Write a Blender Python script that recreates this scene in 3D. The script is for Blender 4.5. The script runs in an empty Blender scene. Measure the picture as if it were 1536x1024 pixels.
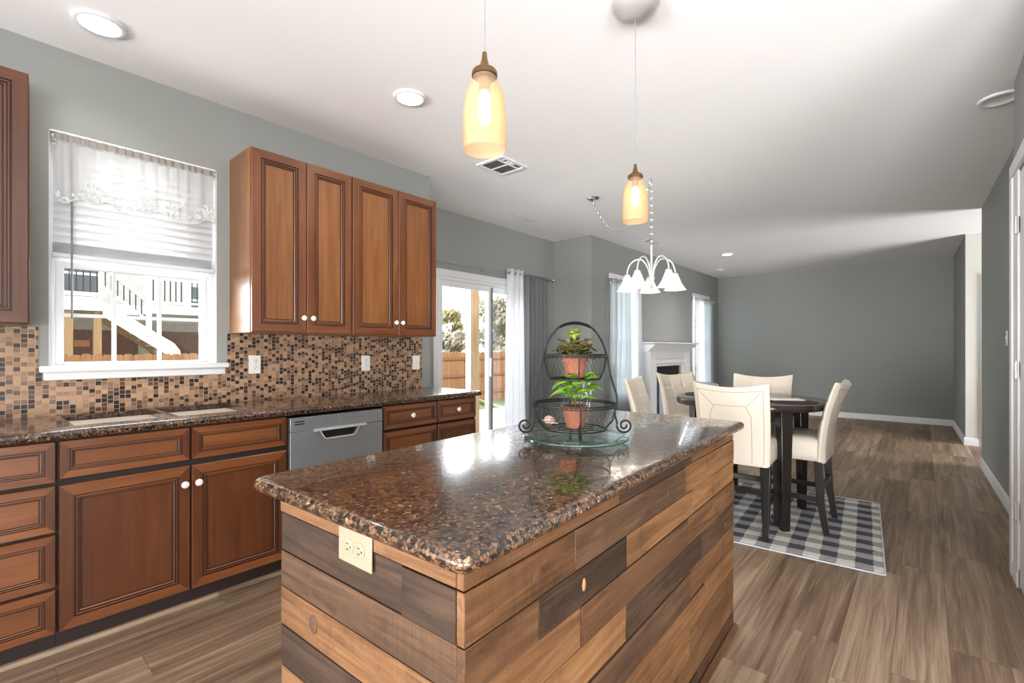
import bpy, math, random
from mathutils import Vector, Matrix, noise
random.seed(7)
sc = bpy.context.scene
COL = sc.collection
PI = math.pi
def R(a): return math.radians(a)
def S(r, g, b):
    f = lambda c: (c/255/12.92) if c/255 <= .04045 else ((c/255+.055)/1.055)**2.4
    return (f(r), f(g), f(b), 1)

# ------------------------------------------------------------------ camera
cam = bpy.data.objects.new('camera', bpy.data.cameras.new('camera'))
COL.objects.link(cam)
cam.location = (0, 0, 1.25)
cam.rotation_euler = (R(90), 0, R(40.8))
cam.data.sensor_width = 36
cam.data.lens = 36*715/1536
cam.data.shift_y = 11/1536
cam.data.clip_start = .02
sc.camera = cam
sc.view_settings.view_transform = 'Standard'
sc.view_settings.look = 'None'
sc.view_settings.gamma = 1
sc.view_settings.use_curve_mapping = False
sc.view_settings.exposure = 0.80
sc.cycles.use_denoising = True
sc.cycles.max_bounces = 10
sc.cycles.diffuse_bounces = 6
sc.cycles.glossy_bounces = 5
sc.cycles.transmission_bounces = 8
sc.cycles.transparent_max_bounces = 24
sc.cycles.sample_clamp_indirect = 8
sc.cycles.caustics_reflective = False
sc.cycles.caustics_refractive = False

# ------------------------------------------------------------------ sky, sun, daylight
wd = bpy.data.worlds.new('sky'); sc.world = wd; wd.use_nodes = True
wn = wd.node_tree.nodes; wl = wd.node_tree.links
bg = wn['Background']
tc = wn.new('ShaderNodeTexCoord'); sep = wn.new('ShaderNodeSeparateXYZ'); cr = wn.new('ShaderNodeValToRGB')
wl.new(tc.outputs['Generated'], sep.inputs[0]); wl.new(sep.outputs['Z'], cr.inputs[0])
cr.color_ramp.elements[0].color = (.95, .97, 1, 1); cr.color_ramp.elements[1].color = (.72, .84, 1, 1)
wl.new(cr.outputs[0], bg.inputs[0]); 
def _wm(op, a, b):   # bright hazy sky on the garden side of the house (-x)
    n = wn.new('ShaderNodeMath'); n.operation = op
    for i, x in enumerate((a, b)):
        if isinstance(x, (int, float)): n.inputs[i].default_value = x
        else: wl.new(x, n.inputs[i])
    return n.outputs[0]
wl.new(_wm('ADD', _wm('MULTIPLY', _wm('MAXIMUM', _wm('MULTIPLY', sep.outputs['X'], -1), 0), 15.0), 1.6), bg.inputs[1])
def lamp(name, kind, loc, rot, energy, color=(1, 1, 1), **kw):
    d = bpy.data.lights.new(name, kind); d.energy = energy; d.color = color
    for k, v in kw.items(): setattr(d, k, v)
    o = bpy.data.objects.new(name, d); o.location = loc; o.rotation_euler = rot; COL.objects.link(o)
    return o
lamp('sun', 'SUN', (8, 2, 12), (R(38), 0, R(80)), 1.6, (1, .95, .86), angle=R(1.5))
# added lamps standing in for daylight from unseen windows; none modelled there
lamp('rear_fill_lamp', 'AREA', (0, -5.8, .95), (R(122), 0, 0), 140, (.96, .98, 1), shape='RECTANGLE', size=6.0, size_y=1.8)  # added up-tilted fill in front of a solid rear wall
lamp('side_window_daylight', 'AREA', (5.0, -1.2, .95), (R(128), 0, R(56)), 480, (.98, .98, 1), shape='RECTANGLE', size=5.0, size_y=1.8)
lamp('hall_window_daylight', 'AREA', (2.3, 7.8, .95), (R(92), 0, R(90)), 62, (.98, .98, 1), shape='RECTANGLE', size=1.3, size_y=1.8)
fl = lamp('flash_fill_spot', 'SPOT', (-2.8, -4.6, 1.1), (0, 0, 0), 1500, (.98, .99, 1), spot_size=R(70), spot_blend=1.0, shadow_soft_size=.9)  # added fill spot behind the camera, standing in for a bounced flash
fl.rotation_euler = (Vector((.9, 7.0, 2.6))-Vector(fl.location)).to_track_quat('-Z', 'Y').to_euler()
fl = lamp('second_flash_fill_spot', 'SPOT', (1.1, -2.6, .8), (0, 0, 0), 950, (.98, .99, 1), spot_size=R(70), spot_blend=1.0, shadow_soft_size=.9)  # second added spot, brightens the right-hand ceiling
fl.rotation_euler = (Vector((-.3, 7.2, 3.2))-Vector(fl.location)).to_track_quat('-Z', 'Y').to_euler()
lamp('far_window_daylight', 'AREA', (-3.30, 6.3, 1.4), (R(96), 0, R(-90)), 4, (.97, .98, 1), shape='RECTANGLE', size=.68, size_y=1.6)
lamp('corner_window_daylight', 'AREA', (-3.30, 9.46, 1.4), (R(96), 0, R(-90)), 4, (.97, .98, 1), shape='RECTANGLE', size=.72, size_y=1.6)

# ------------------------------------------------------------------ materials
def nmat(name):
    m = bpy.data.materials.new(name); m.use_nodes = True
    nt = m.node_tree; b = nt.nodes['Principled BSDF']
    return m, nt, b
def N(nt, typ, **kw):
    n = nt.nodes.new(typ)
    for k, v in kw.items():
        if k.startswith('i_'):
            n.inputs[k[2:].replace('_', ' ')].default_value = v
        else: setattr(n, k, v)
    return n
def math_(nt, op, a, b=None, c=None):
    n = nt.nodes.new('ShaderNodeMath'); n.operation = op
    for i, x in enumerate((a, b, c)):
        if x is None: continue
        if isinstance(x, (int, float)): n.inputs[i].default_value = x
        else: nt.links.new(x, n.inputs[i])
    return n.outputs[0]
def ramp(nt, src, stops, interp='LINEAR'):
    n = nt.nodes.new('ShaderNodeValToRGB'); n.color_ramp.interpolation = interp
    e = n.color_ramp.elements
    while len(e) < len(stops): e.new(.5)
    for i, (p, c) in enumerate(stops): e[i].position = p; e[i].color = c
    nt.links.new(src, n.inputs[0]); return n.outputs[0]
def mix(nt, f, a, b, mode='MIX'):
    n = nt.nodes.new('ShaderNodeMix'); n.data_type = 'RGBA'; n.blend_type = mode
    for i, x in ((0, f), (6, a), (7, b)):
        if isinstance(x, (int, float)): n.inputs[i].default_value = x
        elif isinstance(x, tuple): n.inputs[i].default_value = x
        else: nt.links.new(x, n.inputs[i])
    return n.outputs[2]
def coords(nt, scale=(1, 1, 1), rnd=0, kind='Object', island=False):
    t = N(nt, 'ShaderNodeTexCoord'); mp = N(nt, 'ShaderNodeMapping'); mp.inputs['Scale'].default_value = scale
    nt.links.new(t.outputs[kind], mp.inputs[0])
    if rnd:
        if island: s = N(nt, 'ShaderNodeNewGeometry').outputs['Random Per Island']
        else: s = N(nt, 'ShaderNodeObjectInfo').outputs['Random']
        v = N(nt, 'ShaderNodeVectorMath', operation='SCALE'); v.inputs[0].default_value = (rnd, rnd*.7, rnd*1.3)
        nt.links.new(s, v.inputs['Scale'])
        nt.links.new(v.outputs[0], mp.inputs['Location'])
    return mp.outputs[0]
def noise_(nt, vec, scale, detail=4, rough=.5, dist=0):
    n = N(nt, 'ShaderNodeTexNoise'); n.inputs['Scale'].default_value = scale; n.inputs['Detail'].default_value = detail
    n.inputs['Roughness'].default_value = rough; n.inputs['Distortion'].default_value = dist
    nt.links.new(vec, n.inputs['Vector']); return n.outputs[0]
def bump(nt, b, h, s=.2, d=.01):
    n = N(nt, 'ShaderNodeBump'); n.inputs['Strength'].default_value = s; n.inputs['Distance'].default_value = d
    nt.links.new(h, n.inputs['Height']); nt.links.new(n.outputs[0], b.inputs['Normal'])
def plain(name, col, rough=.5, metal=0, var=.06, scale=6, bmp=0, spec=.5, sheen=0, coat=0):
    m, nt, b = nmat(name)
    v = coords(nt); n = noise_(nt, v, scale, 3)
    lo = tuple(c*(1-var) for c in col[:3])+(1,); hi = tuple(min(1, c*(1+var)) for c in col[:3])+(1,)
    nt.links.new(ramp(nt, n, [(.3, lo), (.7, hi)]), b.inputs['Base Color'])
    b.inputs['Roughness'].default_value = rough; b.inputs['Metallic'].default_value = metal
    b.inputs['Specular IOR Level'].default_value = spec
    if sheen: b.inputs['Sheen Weight'].default_value = sheen
    if coat: b.inputs['Coat Weight'].default_value = coat; b.inputs['Coat Roughness'].default_value = .08
    if bmp: bump(nt, b, noise_(nt, v, scale*12, 3), bmp, .002)
    return m
def emis(name, col, s):
    m, nt, b = nmat(name); b.inputs['Base Color'].default_value = col
    b.inputs['Emission Color'].default_value = col; b.inputs['Emission Strength'].default_value = s
    return m
def grain(name, c_lo, c_mid, c_hi, axis='z', rough=.35, sc_=1.0, coat=.3, rnd=9, bmp=.05, island=False, dist=.6, spec=.5):
    m, nt, b = nmat(name)
    a, c = 26*sc_, 1.6*sc_
    s = {'x': (c, a, a), 'y': (a, c, a), 'z': (a, a, c)}[axis]
    v = coords(nt, s, rnd, island=island)
    n1 = noise_(nt, v, 1.0, 6, .62, dist)
    s2 = {'x': (1, 4, 4), 'y': (4, 1, 4), 'z': (4, 4, 1)}[axis]
    n2 = noise_(nt, coords(nt, s2, rnd, island=island), 1.6*sc_, 3, .5)
    f = math_(nt, 'ADD', math_(nt, 'MULTIPLY', n1, .62), math_(nt, 'MULTIPLY', n2, .38))
    nt.links.new(ramp(nt, f, [(.34, c_lo), (.5, c_mid), (.66, c_hi)]), b.inputs['Base Color'])
    b.inputs['Roughness'].default_value = rough; b.inputs['Coat Weight'].default_value = coat; b.inputs['Coat Roughness'].default_value = .2
    b.inputs['Specular IOR Level'].default_value = spec
    if bmp: bump(nt, b, n1, bmp, .002)
    return m

M = {}
M['wall'] = plain('grey_wall_paint', S(147, 150, 146), .75, var=.015, scale=2, bmp=.05, spec=.3)
M['ceil'] = plain('white_ceiling_paint', S(240, 239, 239), .9, var=.01, scale=2, bmp=.04, spec=.2)
M['cream'] = plain('pale_wall_paint', S(214, 212, 205), .75, var=.015, scale=2, spec=.3)
M['white'] = plain('white_trim_paint', S(222, 222, 222), .4, var=.01)
M['vinyl'] = plain('white_vinyl', S(222, 224, 227), .35, var=.01)
M['greyvinyl'] = plain('mid_grey_vinyl', S(120, 124, 130), .5, var=.02)  # even grey for weather strip, wand, pendant cord and buttons
M['ext'] = plain('exterior_siding_paint', S(172, 166, 160), .8)
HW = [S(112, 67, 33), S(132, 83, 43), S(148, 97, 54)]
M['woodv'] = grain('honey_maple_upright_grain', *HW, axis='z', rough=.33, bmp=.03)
M['woodh'] = grain('honey_maple_level_grain', *HW, axis='y', rough=.33, bmp=.03)
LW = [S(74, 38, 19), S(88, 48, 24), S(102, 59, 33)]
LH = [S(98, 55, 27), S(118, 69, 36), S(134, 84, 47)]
FW = [S(92, 50, 26), S(112, 65, 35), S(128, 80, 46)]
M['framev'] = grain('darker_maple_stile', *FW, axis='z', rough=.33, bmp=.03)
M['frameh'] = grain('darker_maple_rail', *FW, axis='y', rough=.33, bmp=.03)
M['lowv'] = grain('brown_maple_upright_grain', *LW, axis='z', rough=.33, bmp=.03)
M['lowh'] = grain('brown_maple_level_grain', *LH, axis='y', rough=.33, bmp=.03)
DW = [S(66, 33, 19), S(82, 44, 26), S(96, 54, 34)]
M['redv'] = grain('red_maple_upright_grain', *DW, axis='z', rough=.33, bmp=.03)
M['redh'] = grain('red_maple_level_grain', *DW, axis='y', rough=.33, bmp=.03)
M['glaze'] = plain('dark_brown_glaze', S(44, 20, 9), .45)
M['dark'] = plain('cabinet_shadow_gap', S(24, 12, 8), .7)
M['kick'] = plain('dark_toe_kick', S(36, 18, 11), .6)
M['ceramic'] = plain('white_ceramic', S(232, 226, 214), .18, coat=.5)
M['espresso'] = grain('espresso_stained_wood', S(16, 11, 9), S(24, 17, 14), S(34, 25, 20), axis='z', rough=.3, bmp=.02)
M['tabletop'] = grain('espresso_table_top', S(26, 20, 17), S(38, 30, 26), S(50, 40, 34), axis='x', rough=.16, bmp=.0)
M['leather'] = plain('cream_leather', S(200, 190, 175), .42, var=.02, scale=8, bmp=.12)
M['piping'] = plain('taupe_stitching', S(140, 126, 108), .6)
M['steel'] = plain('brushed_steel', S(168, 170, 172), .34, .85, var=.03, scale=3)
M['steelpanel'] = plain('painted_steel_grey', S(150, 153, 156), .38, .55, var=.02, scale=3)
M['nickel'] = plain('brushed_nickel', S(205, 203, 199), .38, .6, var=.03)
M['chrome'] = plain('polished_chrome', S(200, 202, 205), .15, 1.0, var=.02)
M['whitemetal'] = plain('satin_silver_enamel', S(214, 213, 210), .3, .35, var=.02)
M['brass'] = plain('aged_brass', S(112, 84, 56), .3, .85, var=.05, scale=20)
M['black'] = plain('black_plastic', S(22, 22, 23), .5)
M['iron'] = plain('black_wrought_iron', S(8, 7, 6), .5, 0, spec=.3)
M['terra'] = plain('terracotta', S(128, 76, 54), .85, var=.22, scale=25, bmp=.1)
M['soil'] = plain('dark_soil', S(46, 34, 26), .95, var=.3, scale=80)
M['sink'] = plain('sink_beige_composite', S(226, 218, 206), .3, var=.03)
M['ivory'] = plain('ivory_plastic', S(146, 136, 116), .35, var=.01)
M['plate'] = plain('white_plate_plastic', S(232, 230, 224), .35, var=.01)
M['slot'] = plain('outlet_slot', S(70, 62, 54), .6)
M['vent'] = plain('vent_white_enamel', S(226, 225, 224), .5, var=.01)
M['ventdark'] = plain('vent_dark_duct', S(100, 100, 102), .8)
M['led'] = emis('led_panel_glow', (1, .97, .9, 1), 6)
M['bulb'] = emis('warm_bulb_glow', (1, .88, .68, 1), 5)
M['ledwarm'] = emis('warm_can_glow', (1, .88, .68, 1), 5)
M['bulbw'] = emis('white_bulb_glow', (1, .95, .86, 1), 70)

def cloth(name, col, transl=.3, rough=.9, transp=0, weave=300):
    m, nt, b = nmat(name); b.inputs['Roughness'].default_value = rough
    v = coords(nt); n = noise_(nt, v, weave, 2)
    lo = tuple(c*.93 for c in col[:3])+(1,)
    cc = ramp(nt, n, [(.35, lo), (.65, col)]); nt.links.new(cc, b.inputs['Base Color'])
    b.inputs['Specular IOR Level'].default_value = .15
    out = nt.nodes['Material Output']; cur = b.outputs[0]
    if transl:
        t = N(nt, 'ShaderNodeBsdfTranslucent'); nt.links.new(cc, t.inputs[0])
        ms = N(nt, 'ShaderNodeMixShader'); ms.inputs[0].default_value = transl
        nt.links.new(cur, ms.inputs[1]); nt.links.new(t.outputs[0], ms.inputs[2]); cur = ms.outputs[0]
    if transp:
        t = N(nt, 'ShaderNodeBsdfTransparent')
        ms = N(nt, 'ShaderNodeMixShader'); ms.inputs[0].default_value = transp
        nt.links.new(cur, ms.inputs[1]); nt.links.new(t.outputs[0], ms.inputs[2]); cur = ms.outputs[0]
    nt.links.new(cur, out.inputs[0]); return m
M['sheer'] = cloth('sheer_white_voile', S(230, 229, 228), .3, transp=.62)
M['sheerhem'] = cloth('gathered_voile_header', S(172, 166, 160), .3, transp=.1)
M['lace'] = cloth('white_lace', S(240, 240, 240), .3)
M['whitecurtain'] = cloth('white_curtain_cotton', S(236, 236, 238), .35)
M['greycurtain'] = cloth('grey_curtain_cotton', S(116, 117, 119), .06)
M['tealsheer'] = cloth('pale_teal_voile', S(184, 190, 192), .4, transp=.12)
M['bluesheer'] = cloth('pale_blue_white_voile', S(222, 223, 226), .45, transp=.12)
M['blind'] = cloth('white_blind_slat', S(240, 240, 240), .34, .5)
M['bluechair'] = cloth('pale_blue_grey_upholstery', S(186, 196, 206), 0)
def petal(name, c1, c2):
    m = cloth(name, c1, .25, .45); nt = m.node_tree; b = nt.nodes['Principled BSDF']
    n = noise_(nt, coords(nt, rnd=5, island=True), 30, 3)
    c = ramp(nt, n, [(.3, c1), (.7, c2)]); nt.links.new(c, b.inputs['Base Color'])
    for x in nt.nodes:
        if x.type == 'BSDF_TRANSLUCENT': nt.links.new(c, x.inputs[0])
    b.inputs['Specular IOR Level'].default_value = .5
    return m
M['leafb'] = petal('bright_green_leaf', S(72, 130, 26), S(146, 196, 56))
M['leafd'] = petal('dark_bronze_leaf', S(44, 60, 26), S(110, 88, 48))
M['leafy'] = petal('yellow_green_leaf', S(104, 122, 40), S(140, 146, 60))
M['stem'] = plain('plant_stem', S(84, 84, 44), .6)
M['tree1'] = petal('olive_foliage', S(150, 144, 104), S(196, 182, 138))
M['tree2'] = petal('grey_brown_foliage', S(142, 134, 114), S(184, 174, 152))
M['pinkpetal'] = petal('pale_pink_petal', S(226, 190, 180), S(238, 214, 204))
M['bark'] = plain('tree_bark', S(110, 96, 82), .9, var=.2, scale=20)

def glass(name, tint, refl=.06, rough=.0):
    m, nt, b = nmat(name); nt.nodes.remove(b)
    t = N(nt, 'ShaderNodeBsdfTransparent'); t.inputs[0].default_value = tint
    g = N(nt, 'ShaderNodeBsdfGlossy'); g.inputs['Roughness'].default_value = rough; g.inputs['Color'].default_value = (1, 1, 1, 1)
    lw = N(nt, 'ShaderNodeLayerWeight'); lw.inputs[0].default_value = .5
    fr = math_(nt, 'ADD', math_(nt, 'MULTIPLY', math_(nt, 'POWER', lw.outputs['Facing'], 5.0), .5), .004)
    nv = noise_(nt, coords(nt), 3, 1)
    f = math_(nt, 'MULTIPLY', math_(nt, 'ADD', fr, refl*.3), math_(nt, 'ADD', math_(nt, 'MULTIPLY', nv, .1), .95))
    ms = N(nt, 'ShaderNodeMixShader'); nt.links.new(f, ms.inputs[0]); nt.links.new(t.outputs[0], ms.inputs[1]); nt.links.new(g.outputs[0], ms.inputs[2])
    nt.links.new(ms.outputs[0], nt.nodes['Material Output'].inputs[0]); return m
M['glass'] = glass('window_glass', (.96, .98, .97, 1))
M['trayglass'] = glass('tray_glass', (.86, .93, .91, 1), .45, .02)
M['trayrim'] = glass('tray_glass_edge', (.40, .62, .60, 1), .6, .05)
def glowglass(name, col, transp, transl, bumpy=0):
    m, nt, b = nmat(name)
    n = noise_(nt, coords(nt), 60, 3); lo = tuple(c*.9 for c in col[:3])+(1,)
    c = ramp(nt, n, [(.4, lo), (.6, col)]); nt.links.new(c, b.inputs['Base Color'])
    b.inputs['Roughness'].default_value = .12
    t = N(nt, 'ShaderNodeBsdfTranslucent'); nt.links.new(c, t.inputs[0])
    tr = N(nt, 'ShaderNodeBsdfTransparent'); tr.inputs[0].default_value = tuple(.25+.75*x for x in col[:3])+(1,)
    m1 = N(nt, 'ShaderNodeMixShader'); m1.inputs[0].default_value = transl
    nt.links.new(b.outputs[0], m1.inputs[1]); nt.links.new(t.outputs[0], m1.inputs[2])
    m2 = N(nt, 'ShaderNodeMixShader'); m2.inputs[0].default_value = transp
    nt.links.new(m1.outputs[0], m2.inputs[1]); nt.links.new(tr.outputs[0], m2.inputs[2])
    nt.links.new(m2.outputs[0], nt.nodes['Material Output'].inputs[0]); return m
M['amber'] = glowglass('amber_seeded_glass', (1, .82, .62, 1), .87, .08)
M['frost'] = glowglass('frosted_white_glass', (1, .97, .91, 1), .05, .7)

def granite():
    m, nt, b = nmat('brown_flecked_granite')
    t = N(nt, 'ShaderNodeTexCoord').outputs['Object']
    def wp(scale, amt):
        n = N(nt, 'ShaderNodeTexNoise'); n.inputs['Scale'].default_value = scale; nt.links.new(t, n.inputs['Vector'])
        v = N(nt, 'ShaderNodeVectorMath', operation='SCALE'); v.inputs['Scale'].default_value = amt
        nt.links.new(n.outputs['Color'], v.inputs[0])
        a = N(nt, 'ShaderNodeVectorMath', operation='ADD'); nt.links.new(t, a.inputs[0]); nt.links.new(v.outputs[0], a.inputs[1])
        return a.outputs[0]
    v = wp(40, .012)
    vo = N(nt, 'ShaderNodeTexVoronoi'); vo.inputs['Scale'].default_value = 112; nt.links.new(v, vo.inputs['Vector'])
    ve = N(nt, 'ShaderNodeTexVoronoi', feature='DISTANCE_TO_EDGE'); ve.inputs['Scale'].default_value = 112; nt.links.new(v, ve.inputs['Vector'])
    rc = N(nt, 'ShaderNodeSeparateColor'); nt.links.new(vo.outputs['Color'], rc.inputs[0])
    big = noise_(nt, t, 9, 4, .6)
    f = math_(nt, 'ADD', math_(nt, 'MULTIPLY', rc.outputs[0], .8), math_(nt, 'MULTIPLY', math_(nt, 'SUBTRACT', big, .5), .5))
    c = ramp(nt, f, [(0, S(36, 28, 25)), (.18, S(84, 60, 44)), (.34, S(108, 78, 56)), (.56, S(130, 98, 72)), (.80, S(168, 136, 108))], 'CONSTANT')
    fine = noise_(nt, t, 260, 3, .6)
    c = mix(nt, .5, c, ramp(nt, fine, [(.35, S(120, 108, 98)), (.7, S(255, 245, 235))]), 'MULTIPLY')
    edge = ramp(nt, ve.outputs[0], [(.02, (0, 0, 0, 1)), (.11, (1, 1, 1, 1))])
    c = mix(nt, edge, S(26, 21, 19), c)
    nt.links.new(c, b.inputs['Base Color'])
    b.inputs['Roughness'].default_value = .2; b.inputs['Specular IOR Level'].default_value = .5
    nt.links.new(ramp(nt, rc.outputs[1], [(.2, (.15, .15, .15, 1)), (.8, (.95, .95, .95, 1))]), b.inputs['Coat Weight']); b.inputs['Coat Roughness'].default_value = .035
    return m
M['granite'] = granite()
def mosaic():
    m, nt, b = nmat('brown_black_mosaic_tile')
    t = N(nt, 'ShaderNodeTexCoord').outputs['Object']; s = N(nt, 'ShaderNodeSeparateXYZ'); nt.links.new(t, s.inputs[0])
    p = .0245; q = .0225
    u = math_(nt, 'DIVIDE', math_(nt, 'ADD', s.outputs['Y'], 20), p)
    cu = math_(nt, 'FLOOR', u)
    w1 = N(nt, 'ShaderNodeTexWhiteNoise', noise_dimensions='1D'); nt.links.new(cu, w1.inputs['W'])
    off = math_(nt, 'MULTIPLY', math_(nt, 'ROUND', math_(nt, 'MULTIPLY', w1.outputs['Value'], 3)), .33)
    v = math_(nt, 'ADD', math_(nt, 'DIVIDE', math_(nt, 'ADD', s.outputs['Z'], 20), q), off)
    cv = math_(nt, 'FLOOR', v)
    cb = N(nt, 'ShaderNodeCombineXYZ'); nt.links.new(cu, cb.inputs[0]); nt.links.new(cv, cb.inputs[1])
    w2 = N(nt, 'ShaderNodeTexWhiteNoise', noise_dimensions='2D'); nt.links.new(cb.outputs[0], w2.inputs['Vector'])
    c = ramp(nt, w2.outputs['Value'], [(0, S(34, 22, 18)), (.15, S(58, 38, 28)), (.25, S(90, 64, 47)), (.36, S(124, 94, 71)), (.50, S(164, 127, 96)), (.68, S(178, 142, 110)), (.86, S(152, 114, 84))], 'CONSTANT')
    c = mix(nt, .18, c, ramp(nt, noise_(nt, t, 120, 3), [(.3, (.4, .4, .4, 1)), (.7, (1, 1, 1, 1))]), 'MULTIPLY')
    fu = math_(nt, 'FRACT', u); fv = math_(nt, 'FRACT', v)
    gm = math_(nt, 'MINIMUM', math_(nt, 'MINIMUM', fu, math_(nt, 'SUBTRACT', 1, fu)), math_(nt, 'MINIMUM', fv, math_(nt, 'SUBTRACT', 1, fv)))
    g = ramp(nt, gm, [(.045, (0, 0, 0, 1)), (.075, (1, 1, 1, 1))])
    nt.links.new(mix(nt, g, S(160, 138, 116), c), b.inputs['Base Color'])
    rr = ramp(nt, w2.outputs['Value'], [(0, (.3, .3, .3, 1)), (.36, (.5, .5, .5, 1))], 'CONSTANT')
    nt.links.new(rr, b.inputs['Roughness']); bump(nt, b, g, .5, .002)
    return m
M['mosaic'] = mosaic()
def floor_mat():
    m, nt, b = nmat('grey_brown_plank_floor')
    t = N(nt, 'ShaderNodeTexCoord').outputs['Object']; s = N(nt, 'ShaderNodeSeparateXYZ'); nt.links.new(t, s.inputs[0])
    u = math_(nt, 'DIVIDE', math_(nt, 'ADD', s.outputs['X'], 30), .178); cu = math_(nt, 'FLOOR', u)
    w1 = N(nt, 'ShaderNodeTexWhiteNoise', noise_dimensions='1D'); nt.links.new(cu, w1.inputs['W'])
    v = math_(nt, 'ADD', math_(nt, 'DIVIDE', math_(nt, 'ADD', s.outputs['Y'], 30), 1.22), w1.outputs['Value']); cv = math_(nt, 'FLOOR', v)
    cb = N(nt, 'ShaderNodeCombineXYZ'); nt.links.new(cu, cb.inputs[0]); nt.links.new(cv, cb.inputs[1])
    w2 = N(nt, 'ShaderNodeTexWhiteNoise', noise_dimensions='2D'); nt.links.new(cb.outputs[0], w2.inputs['Vector'])
    sh = N(nt, 'ShaderNodeVectorMath', operation='SCALE'); sh.inputs['Scale'].default_value = 7; nt.links.new(w2.outputs['Color'], sh.inputs[0])
    ad = N(nt, 'ShaderNodeVectorMath', operation='ADD'); nt.links.new(t, ad.inputs[0]); nt.links.new(sh.outputs[0], ad.inputs[1])
    mp = N(nt, 'ShaderNodeMapping'); mp.inputs['Scale'].default_value = (19, .9, 1); nt.links.new(ad.outputs[0], mp.inputs[0])
    n1 = noise_(nt, mp.outputs[0], 1.0, 6, .6, 1.1)
    mp2 = N(nt, 'ShaderNodeMapping'); mp2.inputs['Scale'].default_value = (120, 2.4, 1); nt.links.new(ad.outputs[0], mp2.inputs[0])
    n2 = noise_(nt, mp2.outputs[0], 1.0, 4, .6)
    f = math_(nt, 'ADD', math_(nt, 'MULTIPLY', n1, .60), math_(nt, 'ADD', math_(nt, 'MULTIPLY', n2, .26), math_(nt, 'MULTIPLY', w2.outputs['Value'], .14)))
    c = ramp(nt, f, [(.34, S(92, 72, 55)), (.47, S(124, 102, 82)), (.60, S(158, 135, 112)), (.72, S(178, 157, 134))])
    fu = math_(nt, 'FRACT', u); fv = math_(nt, 'FRACT', v)
    gu = math_(nt, 'MULTIPLY', math_(nt, 'MINIMUM', fu, math_(nt, 'SUBTRACT', 1, fu)), .178)
    gv = math_(nt, 'MULTIPLY', math_(nt, 'MINIMUM', fv, math_(nt, 'SUBTRACT', 1, fv)), 1.22)
    g = ramp(nt, math_(nt, 'MULTIPLY', math_(nt, 'MINIMUM', gu, gv), 100), [(.06, (0, 0, 0, 1)), (.16, (1, 1, 1, 1))])
    c = mix(nt, g, S(104, 84, 68), c)
    nt.links.new(c, b.inputs['Base Color']); b.inputs['Roughness'].default_value = .42; b.inputs['Specular IOR Level'].default_value = .4
    bump(nt, b, math_(nt, 'ADD', math_(nt, 'MULTIPLY', n2, .3), g), .12, .002)
    return m
M['floor'] = floor_mat()
def rug_mat():
    m, nt, b = nmat('grey_white_buffalo_check')
    t = N(nt, 'ShaderNodeTexCoord').outputs['Object']; s = N(nt, 'ShaderNodeSeparateXYZ'); nt.links.new(t, s.inputs[0])
    wob = math_(nt, 'MULTIPLY', math_(nt, 'SUBTRACT', noise_(nt, t, 26, 4), .5), .026)
    p = .172
    def st(o, n): return math_(nt, 'GREATER_THAN', math_(nt, 'FRACT', math_(nt, 'DIVIDE', math_(nt, 'ADD', math_(nt, 'ADD', o, 10.0+n), wob), p)), .5)
    k = math_(nt, 'MULTIPLY', math_(nt, 'ADD', st(s.outputs['X'], 0), st(s.outputs['Y'], .03)), .5)
    c = ramp(nt, k, [(0, S(232, 228, 220)), (.3, S(168, 168, 168)), (.8, S(86, 90, 98))], 'CONSTANT')
    mp = N(nt, 'ShaderNodeMapping'); mp.inputs['Scale'].default_value = (1, 9, 1); nt.links.new(t, mp.inputs[0])
    n = noise_(nt, mp.outputs[0], 34, 4, .7)
    c = mix(nt, .45, c, ramp(nt, n, [(.3, (.45, .45, .45, 1)), (.65, (1, 1, 1, 1))]), 'MULTIPLY')
    nt.links.new(c, b.inputs['Base Color']); b.inputs['Roughness'].default_value = .95; b.inputs['Specular IOR Level'].default_value = .1
    bump(nt, b, n, .5, .004); return m
M['rug'] = rug_mat()
def plank(name, lo, mid, hi, axis):
    m = grain(name, lo, mid, hi, axis=axis, rough=.62, sc_=1.0, coat=0, rnd=40, bmp=.35, island=True, dist=2.2, spec=.25)
    nt = m.node_tree; b = nt.nodes['Principled BSDF']; src = b.inputs['Base Color'].links[0].from_socket
    sm = (150, 4, 4) if axis == 'x' else (4, 150, 4)
    saw = noise_(nt, coords(nt, sm, 40, island=True), 1, 3, .6, .4)             # cross-cut saw marks
    gate = ramp(nt, noise_(nt, coords(nt, (1, 1, 1), 40, island=True), 3, 2), [(.42, (.0, .0, .0, 1)), (.62, (.32, .32, .32, 1))])
    c = mix(nt, gate, src, mix(nt, 1.0, src, ramp(nt, saw, [(.36, (.45, .45, .45, 1)), (.6, (1.06, 1.05, 1.04, 1))]), 'MULTIPLY'))
    ri = N(nt, 'ShaderNodeNewGeometry').outputs['Random Per Island']
    c = mix(nt, 1.0, c, ramp(nt, ri, [(0, (.78, .77, .76, 1)), (1, (1.08, 1.06, 1.04, 1))]), 'MULTIPLY')
    st = ramp(nt, noise_(nt, coords(nt, (1, 1, 1), 40, island=True), 11, 5, .7), [(.30, (.55, .5, .46, 1)), (.46, (1, 1, 1, 1))])   # weather stains
    nt.links.new(mix(nt, .7, c, st, 'MULTIPLY'), b.inputs['Base Color'])
    return m
PK = {}
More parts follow.
